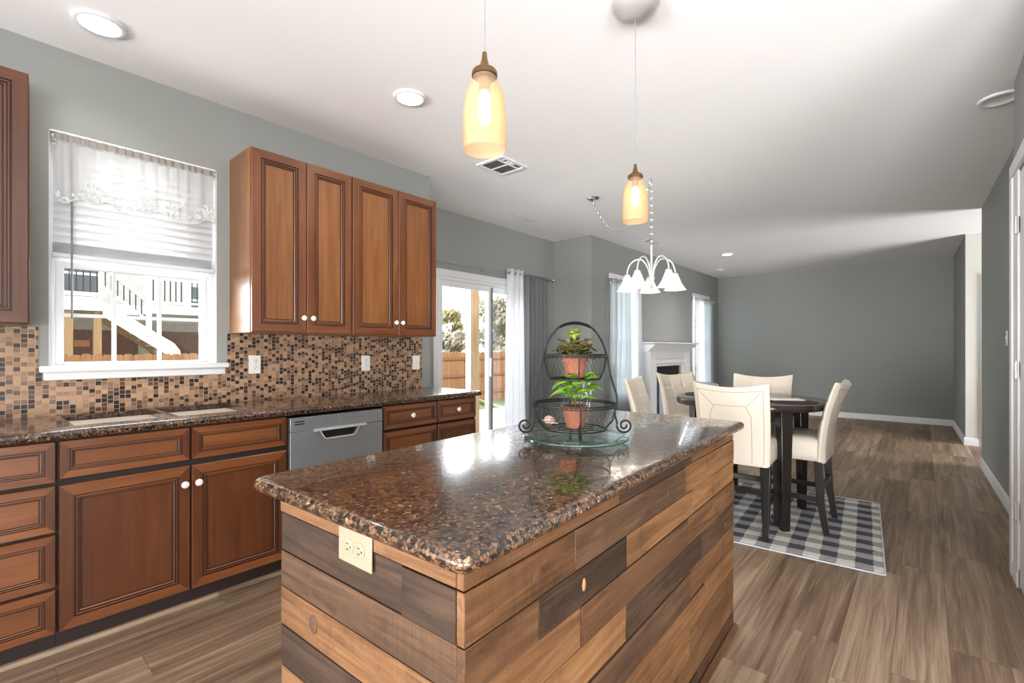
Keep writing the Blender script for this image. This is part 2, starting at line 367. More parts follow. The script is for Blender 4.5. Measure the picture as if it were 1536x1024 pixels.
for ax in 'xy':
    PK['tan'+ax] = plank('tan_pallet_board_'+ax, S(76, 51, 32), S(105, 73, 46), S(130, 95, 64), ax)
    PK['gold'+ax] = plank('golden_pallet_board_'+ax, S(90, 61, 37), S(122, 86, 54), S(146, 109, 73), ax)
    PK['brown'+ax] = plank('brown_pallet_board_'+ax, S(60, 40, 26), S(84, 58, 38), S(106, 77, 53), ax)
    PK['grey'+ax] = plank('weathered_pallet_board_'+ax, S(58, 41, 29), S(84, 61, 44), S(108, 82, 61), ax)
    PK['dark'+ax] = plank('dark_pallet_board_'+ax, S(38, 27, 20), S(58, 43, 32), S(80, 61, 47), ax)
M['knot'] = plain('wood_knot', S(84, 54, 34), .6, var=.3, scale=60)
M['knotlight'] = plain('light_bark_spot', S(178, 124, 84), .6, var=.1, scale=60)
M['fence'] = grain('cedar_fence', S(122, 80, 50), S(150, 103, 66), S(168, 122, 82), axis='z', rough=.8, sc_=.5, coat=0, rnd=12, bmp=.1, island=True)
M['fenced'] = plain('cedar_rail', S(134, 88, 56), .8, var=.1)
M['post'] = grain('pale_treated_post', S(140, 108, 74), S(156, 124, 88), S(170, 140, 104), axis='z', rough=.8, coat=0, bmp=.05)
M['brick'] = plain('red_brown_brick', S(120, 88, 78), .9, var=.2, scale=14)
M['grass'] = plain('grey_green_grass', S(92, 94, 62), .95, var=.25, scale=12)
M['patio'] = plain('pale_concrete', S(150, 146, 140), .9, var=.05, scale=5)
M['yellow'] = plain('pale_yellow_plastic', S(170, 150, 90), .5)
M['pane_dark'] = plain('far_window_pane', S(70, 72, 76), .2)
M['firebox'] = plain('black_firebox', S(30, 31, 33), .5)
M['firegl'] = plain('dark_firebox_glass', S(56, 62, 70), .12)
M['paper'] = plain('white_paper', S(238, 236, 232), .8, var=.01)
M['mat'] = plain('dark_woven_mat', S(60, 46, 38), .8, var=.2, scale=120)

# ------------------------------------------------------------------ mesh building
class MB:
    def __init__(s): s.v = []; s.f = []; s.m = []; s.mats = []; s.M = Matrix.Identity(4)
    def mi(s, mat):
        if isinstance(mat, str): mat = M[mat]
        if mat not in s.mats: s.mats.append(mat)
        return s.mats.index(mat)
    def add(s, vs, fs, mat):
        o = len(s.v); s.v += [s.M @ Vector(p) for p in vs]
        i = s.mi(mat); flip = s.M.determinant() < 0
        for f in fs:
            f = [o+k for k in f]; s.f.append(f[::-1] if flip else f); s.m.append(i)
        return s
    def box(s, x0, x1, y0, y1, z0, z1, mat):
        return s.add([(x, y, z) for x in (x0, x1) for y in (y0, y1) for z in (z0, z1)],
                     [(0, 1, 3, 2), (4, 6, 7, 5), (0, 4, 5, 1), (2, 3, 7, 6), (0, 2, 6, 4), (1, 5, 7, 3)], mat)
    def prism(s, poly, h0, h1, mat, axis='z'):
        n = len(poly)
        if axis == 'z': a = [(x, y, h0) for x, y in poly]; b = [(x, y, h1) for x, y in poly]
        elif axis == 'y': a = [(x, h0, y) for x, y in poly]; b = [(x, h1, y) for x, y in poly]
        else: a = [(h0, x, y) for x, y in poly]; b = [(h1, x, y) for x, y in poly]
        fs = [tuple(range(n))[::-1], tuple(range(n, 2*n))] + [(i, (i+1) % n, n+(i+1) % n, n+i) for i in range(n)]
        if axis == 'y': fs = [f[::-1] for f in fs]
        return s.add(a+b, fs, mat)
    def tube(s, pts, r, mat, n=8, closed=False):
        pts = [Vector(p) for p in pts]; k = len(pts); rr = r if isinstance(r, (list, tuple)) else [r]*k
        vs = []; fs = []; up = None
        for i, p in enumerate(pts):
            if closed: t = pts[(i+1) % k]-pts[i-1]
            else: t = pts[min(i+1, k-1)]-pts[max(i-1, 0)]
            t = t.normalized() if t.length > 1e-9 else Vector((0, 0, 1))
            if up is None:
                up = Vector((0, 0, 1)) if abs(t.z) < .9 else Vector((1, 0, 0))
            a = (up-t*up.dot(t)).normalized(); up = a; b = t.cross(a)
            for j in range(n):
                th = 2*PI*j/n; vs.append(p+(a*math.cos(th)+b*math.sin(th))*rr[i])
        for i in range(k if closed else k-1):
            for j in range(n):
                i2 = (i+1) % k; fs.append((i*n+j, i*n+(j+1) % n, i2*n+(j+1) % n, i2*n+j))
        if not closed: fs += [tuple(range(n))[::-1], tuple(range((k-1)*n, k*n))]
        return s.add(vs, fs, mat)
    def lathe(s, prof, mat, c=(0, 0, 0), n=32):
        vs = []; fs = []; idx = []
        for r, z in prof:
            if r < 1e-6: idx.append([len(vs)]*n); vs.append((c[0], c[1], c[2]+z))
            else:
                idx.append(list(range(len(vs), len(vs)+n)))
                vs += [(c[0]+r*math.cos(2*PI*j/n), c[1]+r*math.sin(2*PI*j/n), c[2]+z) for j in range(n)]
        for a, b in zip(idx, idx[1:]):
            for j in range(n):
                q = (a[j], a[(j+1) % n], b[(j+1) % n], b[j]); q2 = []
                for k in q:
                    if k not in q2: q2.append(k)
                if len(q2) > 2: fs.append(tuple(q2))
        return s.add(vs, fs, mat)
    def grid(s, fn, nu, nv, mat):
        vs = [fn(i/nu, j/nv) for i in range(nu+1) for j in range(nv+1)]; w = nv+1
        fs = [(i*w+j, (i+1)*w+j, (i+1)*w+j+1, i*w+j+1) for i in range(nu) for j in range(nv)]
        return s.add(vs, fs, mat)
    def ell(s, c, rx, ry, rz, mat, n=16, k=8):
        vs = []; prof = [(math.sin(PI*i/k), -math.cos(PI*i/k)) for i in range(k+1)]
        old = s.M; s.M = old @ Matrix.Translation(c) @ Matrix.Diagonal((rx, ry, rz, 1)); s.lathe(prof, mat, n=n); s.M = old; return s
    def build(s, name, parent=None, loc=None, rz=0, bevel=0, seg=2, sharp=38, sub=0, solid=0, flat=False):
        me = bpy.data.meshes.new(name); me.from_pydata([tuple(v) for v in s.v], [], s.f)
        for m in s.mats: me.materials.append(m)
        me.polygons.foreach_set('material_index', s.m)
        me.validate(); me.update()
        if not flat:
            me.polygons.foreach_set('use_smooth', [True]*len(me.polygons)); me.set_sharp_from_angle(angle=R(sharp))
        o = bpy.data.objects.new(name, me); COL.objects.link(o)
        if parent: o.parent = parent
        if loc: o.location = loc
        if rz: o.rotation_euler.z = rz
        if solid: d = o.modifiers.new('thickness', 'SOLIDIFY'); d.thickness = solid
        if bevel: d = o.modifiers.new('bevel', 'BEVEL'); d.width = bevel; d.segments = seg; d.limit_method = 'ANGLE'; d.angle_limit = R(40)
        if sub: d = o.modifiers.new('subdivision', 'SUBSURF'); d.levels = sub; d.render_levels = sub
        return o
def tag(o, label=None, cat=None, group=None, kind=None):
    if label: o['label'] = label
    if cat: o['category'] = cat
    if group: o['group'] = group
    if kind: o['kind'] = kind
    return o
def thing(name, label, cat, loc=(0, 0, 0), rz=0, group=None):
    o = bpy.data.objects.new(name, None); COL.objects.link(o); o.empty_display_size = .1
    o.location = loc; o.rotation_euler.z = rz
    return tag(o, label, cat, group)
def copy_tree(o, parent=None):
    c = o.copy(); COL.objects.link(c)
    if parent: c.parent = parent
    for ch in list(o.children): copy_tree(ch, c)
    return c
def struct(name, mb, **kw): return tag(mb.build(name, **kw), kind='structure')
def RX(M_, a): return M_ @ Matrix.Rotation(a, 4, 'X')
TR = Matrix.Translation

# ------------------------------------------------------------------ the room
WL = -3.25; CE = 2.743
struct('floor', MB().box(-4.2, 5.4, -6.2, 10.8, -.12, 0, 'floor'))
struct('ceiling', MB().box(-4.2, 5.4, -6.2, 10.8, CE, CE+.25, 'ceil'))
w = MB(); T = -3.43
w.box(T, WL, -6.1, .285, 0, CE, 'wall').box(T, WL, 1.02, 2.665, 0, CE, 'wall')
w.box(T, WL, .285, 1.02, 0, 1.12, 'wall').box(T, WL, .285, 1.02, 2.335, CE, 'wall')
w.box(-4.05, T, 2.53, 2.665, 0, CE, 'wall')
struct('wall_left', w)
w = MB(); A0, A1 = -4.05, -3.9
w.box(A0, A1, 2.665, 3.30, 0, CE, 'wall').box(A0, A1, 5.02, 5.56, 0, CE, 'wall').box(A0, A1, 3.30, 5.02, 2.06, CE, 'wall')
struct('wall_alcove', w)
struct('wall_alcove_end', MB().box(A1, -3.30, 5.42, 5.56, 0, CE, 'wall'))
w = MB(); F0, F1 = -3.45, -3.30
for a, b in ((5.56, 5.92), (6.68, 9.06), (9.86, 10.62)): w.box(F0, F1, a, b, 0, CE, 'wall')
for a, b in ((5.92, 6.68), (9.06, 9.86)): w.box(F0, F1, a, b, 0, .55, 'wall').box(F0, F1, a, b, 2.26, CE, 'wall')
struct('wall_far_left', w)
struct('wall_back', MB().box(-3.45, .75, 10.5, 10.62, 0, CE, 'wall'))
w = MB(); w.prism([(.415, 8.56), (.57, 8.56), (.57, 10.5), (.37, 10.5)], 0, CE, 'wall')
struct('wall_back_right', w)
struct('lit_wall_end_and_trim', MB().box(.413, .58, 8.545, 8.56, .09, CE, 'cream').box(.56, .60, 8.52, 8.62, 0, 2.2, 'white'))  # pale facing paints the hall's light onto the grey wall end; white casing beside it
w = MB(); w.prism([(.53, 3.87), (.72, 3.87), (.62, 7.1), (.468, 7.1)], 0, CE, 'wall')
struct('wall_right', w)
w = MB(); w.box(.385, .75, 3.62, 3.86, 0, CE, 'wall').box(.385, .55, 2.5, 2.8, 0, CE, 'wall').box(.385, .5, 2.8, 3.62, 2.18, CE, 'wall')
struct('wall_right_near', w)
struct('wall_hall', MB().box(2.5, 2.62, 2.5, 10.62, 0, CE, 'cream').box(.75, 2.5, 10.5, 10.62, 0, CE, 'cream'))
struct('wall_side', MB().box(5.2, 5.32, -6.1, 2.5, 0, CE, 'wall').box(.55, 5.32, 2.4, 2.5, 0, CE, 'wall'))
struct('wall_rear', MB().box(-3.43, 5.32, -6.1, -5.98, 0, CE, 'wall'))
def base_profile(L):  # baseboard running along +y, facing +x
    return [(0, 0), (.016, 0), (.016, .075), (.010, .088), (.006, .098), (0, .1)]
def baseboard(name, x0, y0, x1, y1, side=1):
    d = Vector((x1-x0, y1-y0, 0)); m = MB()
    ang = math.atan2(d.y, d.x)-PI/2
    m.M = TR((x0, y0, 0)) @ Matrix.Rotation(ang, 4, 'Z') @ Matrix.Diagonal((side, 1, 1, 1))
    m.prism([(a, b) for a, b in base_profile(0)], 0, d.length, 'white', 'y')
    return struct(name, m)
baseboard('baseboard_back', -3.3, 10.5, .37, 10.5, 1)
baseboard('baseboard_back_right', .37, 10.5, .415, 8.545, 1)
baseboard('baseboard_post', .40, 8.545, .585, 8.545, 1)
baseboard('baseboard_right', .468, 7.1, .53, 3.88, 1)
baseboard('baseboard_right_near', .385, 3.86, .385, 3.62, 1)
baseboard('baseboard_far_left', -3.30, 5.42, -3.30, 6.8, 1)
baseboard('baseboard_alcove', -3.9, 5.05, -3.9, 5.42, 1)
baseboard('baseboard_alcove_end', -3.9, 5.42, -3.30, 5.42, 1)

# windows of the setting
def window(name, x, y0, y1, z0, z1, mt, grid=(3, 2)):
    """vinyl double-hung window, frame centred on x"""
    root = thing(name, None, None, (x, (y0+y1)/2, z0)); tag(root, kind='structure')
    hw = (y1-y0)/2; H = z1-z0
    def ring(m, a, b, c, d, t, x0, x1):
        m.box(x0, x1, a, a+t, c, d, 'vinyl').box(x0, x1, b-t, b, c, d, 'vinyl').box(x0, x1, a+t, b-t, c, c+t, 'vinyl').box(x0, x1, a+t, b-t, d-t, d, 'vinyl')
    m = MB(); ring(m, -hw, hw, 0, H, .028, -.05, .05); m.build('window_frame', root, bevel=.003)
    mid = H*.4773
    for nm, a, b, xo in (('lower_sash', .012, mid, .018), ('upper_sash', mid-.03, H-.012, -.018)):
        m = MB(); ring(m, -hw+.028, hw-.028, a+.014, b, .034, xo-.016, xo+.016)
        s_ = m.build(nm, root, bevel=.003)
        ya, yb, za, zb = -hw+.06, hw-.06, a+.046, b-.032
        MB().box(xo-.003, xo+.003, ya, yb, za, zb, 'glass').build('pane', s_)
        m = MB(); t = .009
        for i in range(1, grid[0]): yy = ya+(yb-ya)*i/grid[0]; m.box(xo-.010, xo+.010, yy-t, yy+t, za, zb, 'vinyl')
        for i in range(1, grid[1]): zz = za+(zb-za)*i/grid[1]; m.box(xo-.0095, xo+.0095, ya, yb, zz-t, zz+t, 'vinyl')
        m.build('muntin', s_)
    return root
window('window_1', -3.365, .287, 1.018, 1.122, 2.333, None)
struct('trim_2', MB().box(-3.32, -3.25, .288, 1.017, 1.122, 1.167, 'white').box(-3.25, -3.20, .25, 1.075, 1.135, 1.167, 'white').box(-3.25, -3.222, .265, 1.06, 1.095, 1.135, 'white'), bevel=.006)
m = MB(); m.box(-3.43, -3.252, .283, .288, 1.167, 2.335, 'white').box(-3.43, -3.252, 1.016, 1.022, 1.167, 2.335, 'white').box(-3.43, -3.252, .283, 1.02, 2.325, 2.337, 'white')
struct('trim_3', m)
window('window_2', -3.38, 5.922, 6.678, .552, 2.258, None, (2, 2))
window('window_3', -3.38, 9.062, 9.858, .552, 2.258, None, (2, 2))
for nm, a, b in (('trim_4', 5.87, 6.73), ('trim_5', 9.01, 9.91)):
    struct(nm, MB().box(-3.30, -3.27, a, b, 2.235, 2.30, 'white'), bevel=.004)

# sliding patio door
root = thing('door_1', None, None, (-3.97, 4.16, 0)); tag(root, kind='structure')
m = MB(); hw = .857
m.box(-.07, .07, -hw, -hw+.035, 0, 2.058, 'vinyl').box(-.07, .07, hw-.035, hw, 0, 2.058, 'vinyl').box(-.07, .07, -hw+.035, hw-.035, 2.0, 2.058, 'vinyl').box(-.07, .07, -hw+.035, hw-.035, 0, .03, 'vinyl')
m.build('door_frame', root, bevel=.004)
m = MB()
m.box(.071, .09, -hw-.06, -hw+.01, 0, 2.03, 'white').box(.071, .09, hw-.01, hw+.06, 0, 2.03, 'white').box(.071, .095, -hw-.06, hw+.06, 2.03, 2.105, 'white')
m.build('casing', root, bevel=.004)
for nm, a, b, xo in (('sliding_panel', -hw+.035, .02, .03), ('fixed_panel', -.02, hw-.035, -.02)):
    m = MB(); t = .062
    m.box(xo-.018, xo+.018, a, a+t, .03, 2.0, 'vinyl').box(xo-.018, xo+.018, b-t, b, .03, 2.0, 'vinyl').box(xo-.018, xo+.018, a+t, b-t, 1.93, 2.0, 'vinyl').box(xo-.018, xo+.018, a+t, b-t, .03, .12, 'vinyl')
    pn = m.build(nm, root, bevel=.004)
    MB().box(xo-.004, xo+.004, a+t, b-t, .12, 1.93, 'glass').build('pane', pn)
    if nm == 'sliding_panel':
        MB().box(xo+.019, xo+.026, b-.028, b+.006, .05, 1.98, 'greyvinyl').build('weather_strip', pn)
        MB().box(xo+.018, xo+.045, b-.052, b-.036, .92, 1.14, 'vinyl').build('pull_handle', pn, bevel=.004)
# closet door in the right wall
root = thing('door_2', None, None, (.385, 3.62, 0)); tag(root, kind='structure')
m = MB(); m.box(-.02, 0, .16, .24, 0, 2.19, 'white').box(-.02, 0, -.9, .24, 2.19, 2.265, 'white').box(-.012, .0, .0, .17, 0, 2.19, 'white')
m.build('casing', root, bevel=.004)
m = MB(); m.box(-.004, .035, -.82, -.004, .012, 2.17, 'white'); m.build('door_leaf', root, bevel=.003)
for z in (.40, 1.14, 1.9):
    m = MB(); m.tube([(-.018, -.002, z-.045), (-.018, -.002, z+.045)], .007, 'nickel', 10).box(-.014, -.011, -.03, .03, z-.043, z+.043, 'nickel'); m.build('hinge', root)

# ------------------------------------------------------------------ cabinet fronts
PROF = [(0, 0), (0, .016), (.004, .020), (.050, .020), (.051, .0150), (.0545, .0150), (.0565, .0195), (.0625, .0195), (.064, .0145), (.0675, .0145), (.0735, .0115), (.0745, .0085), (.0785, .0085), (.0795, .0105)]
GLZ = {3, 4, 7, 8, 10, 11}
def front(mb, y, z, w_, h, mv, mh, k=1.0, fv=None, fh=None):
    """raised door/drawer front facing +x, lower corner (0,y,z)"""
    rings = []
    for i, d in PROF: rings.append([(d, y+i*k, z+i*k), (d, y+w_-i*k, z+i*k), (d, y+w_-i*k, z+h-i*k), (d, y+i*k, z+h-i*k)])
    for n in range(len(rings)-1):
        for s in range(4):
            a, b = rings[n][s], rings[n][(s+1) % 4]; c, d = rings[n+1][(s+1) % 4], rings[n+1][s]
            mt = 'glaze' if n in GLZ else ((fh or mh) if s in (0, 2) else (fv or mv))
            mb.add([a, b, c, d], [(0, 1, 2, 3)], mt)
    mb.add(rings[-1], [(0, 1, 2, 3)], mv if h > w_*.6 else mh)
    mb.add(rings[0], [(3, 2, 1, 0)], mv)
def knob(parent, y, z, x=.02):
    m = MB(); m.M = TR((x, y, z)) @ Matrix.Rotation(R(90), 4, 'Y')
    m.lathe([(0, 0), (.011, 0), (.011, .003), (.006, .005), (.006, .012)], 'nickel', n=20)
    m.lathe([(.006, .011), (.013, .013), (.0168, .018), (.0168, .022), (.013, .027), (.006, .0295), (0, .030)], 'ceramic', n=24)
    return tag(m.build('knob', parent), 'white ceramic knob')

# wall cabinets (loc = front lower near corner of the box)
def wall_cabinet(label, y0, y1, doors, kn, mv='woodv', mh='woodh', zb=1.345, zt=2.415):
    root = thing('wall_cabinet', label, 'cabinet', (-2.935, y0, zb)); H = zt-zb; W_ = y1-y0; D = 2.935-3.245
    m = MB(); m.box(D, 0, 0, W_, 0, H, mv); m.build('body', root, bevel=.0015)
    for (a, b), ky in zip(doors, kn):
        m = MB(); front(m, a-y0, .004, b-a, H-.008, mv, mh, 1.0, *(('framev', 'frameh') if mv == 'woodv' else (None, None)))
        d = m.build('door', root, loc=(.0015, 0, 0), sharp=20)
        if ky is not None: knob(d, ky-y0, .095)
    return root
G = 'wall cabinets over the mosaic'
wall_cabinet('honey-brown double-door wall cabinet hanging next to the window', 1.09, 1.7285, ((1.094, 1.413), (1.4165, 1.7255)), (1.392, 1.450))
wall_cabinet('honey-brown double-door wall cabinet hanging at the end by the patio door', 1.730, 2.465, ((1.733, 2.101), (2.105, 2.462)), (2.075, 2.130))
wall_cabinet('reddish-brown wall cabinet left of the window, cut by the photo edge', -.40, .198, ((-.396, .194),), (None,), 'redv', 'redh', 1.355, 2.437)

# base cabinets: fronts at x = -2.64
XB = -2.66
def base_cabinet(label, y0, y1, mv='lowv', mh='lowh', sink=False):
    root = thing('base_cabinet', label, 'cabinet', (XB, y0, 0)); W_ = y1-y0; D = -3.245-XB
    m = MB()
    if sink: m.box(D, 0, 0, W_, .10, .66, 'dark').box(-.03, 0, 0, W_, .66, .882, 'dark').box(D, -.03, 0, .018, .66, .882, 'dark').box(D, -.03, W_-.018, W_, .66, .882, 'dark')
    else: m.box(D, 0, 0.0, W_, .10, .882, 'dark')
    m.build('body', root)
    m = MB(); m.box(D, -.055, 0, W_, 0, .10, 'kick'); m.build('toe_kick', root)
    return root
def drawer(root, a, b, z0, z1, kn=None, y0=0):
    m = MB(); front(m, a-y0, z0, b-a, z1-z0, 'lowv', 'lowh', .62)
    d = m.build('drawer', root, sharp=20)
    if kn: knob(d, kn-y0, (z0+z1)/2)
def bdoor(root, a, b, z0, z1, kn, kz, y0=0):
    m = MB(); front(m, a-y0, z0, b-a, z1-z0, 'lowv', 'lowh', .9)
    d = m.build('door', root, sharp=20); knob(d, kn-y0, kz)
c = base_cabinet('brown base cabinet with four stacked drawers at the photo\'s left edge', -.25, .257)
for z0, z1 in ((.712, .876), (.512, .698), (.292, .500), (.105, .280)): drawer(c, -.246, .2525, z0, z1, None, -.25)
c = base_cabinet('wide brown sink base cabinet under the kitchen window', .2575, 1.176, sink=True)
drawer(c, .262, .716, .722, .876, None, .2575); drawer(c, .723, 1.171, .722, .876, None, .2575)
bdoor(c, .262, .716, .105, .695, .692, .612, .2575); bdoor(c, .723, 1.171, .105, .695, .748, .612, .2575)
c = base_cabinet('brown base drawer cabinet directly right of the dishwasher', 1.788, 2.243)
drawer(c, 1.792, 2.239, .722, .876, 2.015, 1.788)
drawer(c, 1.792, 2.239, .44, .705, None, 1.788); drawer(c, 1.792, 2.239, .105, .425, None, 1.788)
c = base_cabinet('narrow brown base drawer cabinet at the counter\'s patio-door end', 2.2435, 2.632)
drawer(c, 2.248, 2.628, .722, .876, 2.437, 2.2435)
drawer(c, 2.248, 2.628, .44, .705, None, 2.2435); drawer(c, 2.248, 2.628, .105, .425, None, 2.2435)
MB().box(-.585, .0, .3885, .392, .0, .882, 'lowv').build('end_panel', c)
struct('trim_6', MB().prism([(XB-.055, 0), (XB-.037, 0), (XB-.037, .006), (XB-.044, .016), (XB-.055, .019)], -.25, 2.635, M['floor'], 'y'))

# dishwasher
root = thing('dishwasher', 'grey steel dishwasher between the brown base cabinets', 'dishwasher', (XB, 1.182, 0))
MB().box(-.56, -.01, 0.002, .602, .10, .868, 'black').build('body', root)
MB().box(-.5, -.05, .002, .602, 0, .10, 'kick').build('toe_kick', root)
m = MB(); zc = .785
m.prism([(.006, .11), (.596, .11), (.596, zc), (.432, zc), (.404, .736), (.392, .729), (.218, .729), (.206, .736), (.178, zc), (.006, zc)], -.01, .022, 'steelpanel', 'x')
m.build('door', root, bevel=.002)
m = MB(); m.box(-.01, .024, .006, .596, zc+.002, .866, 'steelpanel'); pn = m.build('control_panel', root, bevel=.003)
for k in range(2): MB().box(.023, .0252, .03, .085, .826+k*.014, .832+k*.014, 'black').build('vent_slot', pn)
for k in range(5): MB().box(.0235, .0248, .21+k*.055, .235+k*.055, .83, .836, 'greyvinyl').build('button', pn)
m = MB(); m.box(-.0095, -.004, .17, .44, .728, zc, 'black')
m.build('handle_recess', root)
m = MB(); m.tube([(.020, .176, zc-.004), (.023, .2045, .736), (.023, .217, .7265), (.023, .393, .7265), (.023, .4055, .736), (.020, .434, zc-.004)], .0045, 'whitemetal', 8)
m.box(.0, .040, .14, .47, zc-.007, zc+.007, 'whitemetal')
m.build('handle', root)

# granite counter with the sink cut-out
def slab_profile_box(mb, x0, x1, y0, y1, z0, z1): mb.box(x0, x1, y0, y1, z0, z1, 'granite')
CT0, CT1 = .885, .922; CX = -2.612
m = MB(); SX0, SX1 = -3.20, -2.75; SY = (.32, .672, .70, 1.05)
for a, b in ((-.3, SY[0]), (SY[1], SY[2]), (SY[3], 2.66)): m.box(SX0, SX1, a, b, CT0+.007, CT1, 'granite')
m.box(-3.245, SX0, -.3, 2.66, CT0+.007, CT1, 'granite')
k = 8; pr = [(SX1, CT0+.007), (SX1+.04, CT0+.007), (SX1+.04, CT0), (CX-.012, CT0)]+[(CX-.014+.014*math.cos(t), (CT0+CT1)/2+(CT1-CT0)/2*math.sin(t)) for t in [R(-80+160*i/k) for i in range(k+1)]]+[(CX-.014, CT1), (SX1, CT1)]
m.prism(pr, -.3, 2.66, 'granite', 'y')
tag(m.build('countertop', sharp=50), 'long brown flecked granite countertop along the window wall', 'countertop')
root = thing('kitchen_sink', 'double-bowl undermount sink set in the granite counter below the window', 'sink', ((SX0+SX1)/2, .685, .70))
for nm, a, b in (('bowl', SY[0], SY[1]), ('bowl', SY[2], SY[3])):
    m = MB(); a -= .685; b -= .685; hx = (SX1-SX0)/2; t = .006; d = .192
    m.box(-hx-t, hx+t, a-t, b+t, 0, .006, 'sink').box(-hx-t, -hx, a, b, .006, d-.0005, 'sink').box(hx, hx+t, a, b, .006, d-.0005, 'sink').box(-hx-t, hx+t, a-t, a, .006, d-.0005, 'sink').box(-hx-t, hx+t, b, b+t, .006, d-.0005, 'sink')
    bo = m.build(nm, root, bevel=.002)
    m = MB(); m.lathe([(0, .008), (.02, .008), (.04, .0075), (.043, .006)], 'chrome', c=(0, (a+b)/2, 0), n=24); m.build('drain', bo)

# mosaic backsplash
m = MB(); bx0, bx1 = -3.249, -3.241
m.box(bx0, bx1, -.45, .248, CT1, 1.356, 'mosaic').box(bx0, bx1, .248, 1.077, CT1, 1.094, 'mosaic').box(bx0, bx1, .248, .262, 1.094, 1.134, 'mosaic').box(bx0, bx1, 1.063, 1.077, 1.094, 1.134, 'mosaic').box(bx0, bx1, 1.077, 2.579, CT1, 1.344, 'mosaic')
tag(m.build('mosaic_backsplash'), 'brown, tan and black mosaic tile backsplash above the granite counter', 'backsplash')

def outlet(name, label, cat, loc, M_, horizontal=False, kind='outlet', pm='plate'):
    root = thing(name, label, cat, loc); root.matrix_world = TR(loc) @ M_
    m = MB(); a, b = (.0585, .0365) if horizontal else (.0365, .0585)
    m.box(0, .005, -a, a, -b, b, pm); m.build('cover_plate', root, bevel=.0025)
    if kind == 'outlet':
        for s in (-1, 1):
            m = MB(); cy, cz = (s*.02, 0) if horizontal else (0, s*.02)
            m.M = TR((.005, cy, cz)) @ Matrix.Rotation(R(90), 4, 'Y'); m.lathe([(.0172, -.002), (.0172, .0012), (.0155, .0018), (0, .0018)], pm, n=24)
            rc = m.build('receptacle', root)
            m = MB()
            for k, (p, q) in enumerate(((-.006, .006), (.006, .006))):
                yy, zz = (cy+q-.008, cz+p) if horizontal else (cy+p, cz+q)
                (m.box(.0065, .0075, yy-.004, yy+.004, zz-.001, zz+.001, 'slot') if horizontal else m.box(.0065, .0075, yy-.001, yy+.001, zz-.004, zz+.004, 'slot'))
            m.M = TR((.0066, cy+(.008 if horizontal else 0), cz-(0 if horizontal else .008))) @ Matrix.Rotation(R(90), 4, 'Y'); m.lathe([(0, .0006), (.0025, .0006), (.0025, 0)], 'slot', n=10)
            m.build('slot', rc)
    else:
        m = MB(); m.box(.005, .0062, -.010, .010, -.016, .016, pm).add([(.006, -.004, -.004), (.006, .004, -.004), (.015, .003, .008), (.015, -.003, .008), (.006, -.004, .008), (.006, .004, .008)], [(0, 1, 2, 3), (4, 3, 2, 5), (0, 3, 4), (1, 5, 2)], pm)
        m.build('toggle', root)
    return root
I4 = Matrix.Identity(4)
outlet('wall_outlet', 'white wall outlet in the mosaic, nearest the kitchen window', 'outlet', (-3.241, 1.233, 1.15), I4)
outlet('wall_outlet', 'white wall outlet in the mosaic under the far wall cabinet', 'outlet', (-3.241, 2.035, 1.14), I4)
outlet('light_switch', 'white switch plate at the mosaic\'s end beside the patio door', 'switch', (-3.241, 2.515, 1.135), I4, kind='switch')
outlet('light_switch', 'white switch plate on the grey right-hand wall', 'switch', (.5, 5.40, 1.335), Matrix.Rotation(PI+R(1.1), 4, 'Z'), kind='switch')

# ------------------------------------------------------------------ window dressing
root = thing('window_blind', 'white slatted blind half raised in the kitchen window', 'blind', (-3.285, .6525, 1.71))
m = MB(); m.box(-.02, .02, -.352, .352, .575, .61, 'blind'); m.build('headrail', root, bevel=.003)
m = MB(); z = .09
while z < .565:
    m.M = TR((0, 0, z)) @ Matrix.Rotation(R(-62), 4, 'Y')
    m.grid(lambda u, v: (-.025+.05*u, -.35+.70*v, .003*(1-(2*u-1)**2)), 4, 1, 'blind'); z += .0405
m.build('slats', root, solid=.002)
m = MB()
for k in range(12): m.grid(lambda u, v, k=k: (-.025+.05*u, -.35+.70*v, .022+k*.0045+.002*(1-(2*u-1)**2)), 3, 1, 'blind')
m.box(-.026, .026, -.352, .352, .0, .018, 'blind'); m.build('bottom_rail', root)
m = MB(); m.tube([(.03, -.285, .58), (.036, -.284, .2), (.038, -.283, -.31)], .0042, 'greyvinyl', 8); m.build('tilt_wand', root)
for y in (-.22, .22): MB().tube([(.027, y, .58), (.027, y, .01)], .0008, 'blind', 5).build('ladder_cord', root)

root = thing('valance_curtain', 'sheer white lace-edged valance gathered over the kitchen window blind', 'valance', (-3.238, .6525, 1.98))
def hem(u): return .012*math.sin(u*38)+.010*math.sin(u*17+1)+.02*u*0
def vfold(u, v):
    a = .5+.5*v
    return .012*math.sin(u*62+3*math.sin(u*9))*(1-.35*v)+.009*math.sin(u*27+.6)*a
m = MB(); m.tube([(-.01, -.35, .322), (-.01, .35, .322)], .006, 'vinyl', 10)
for y in (-.352, .352): m.ell((-.01, y, .322), .010, .008, .010, 'vinyl')
m.build('curtain_rod', root)
m = MB(); m.grid(lambda u, v: (vfold(u, v)+.012*v, (-.345+.69*u), .30-v*(.285+hem(u))), 150, 14, 'sheer'); m.build('sheer_panel', root, sharp=180)
m = MB(); m.grid(lambda u, v: (.004+.007*math.sin(u*120+math.sin(u*30)), -.35+.70*u,   .338-v*.034), 190, 3, 'sheerhem'); m.build('gathered_header', root, sharp=180)
m = MB(); random.seed(3)
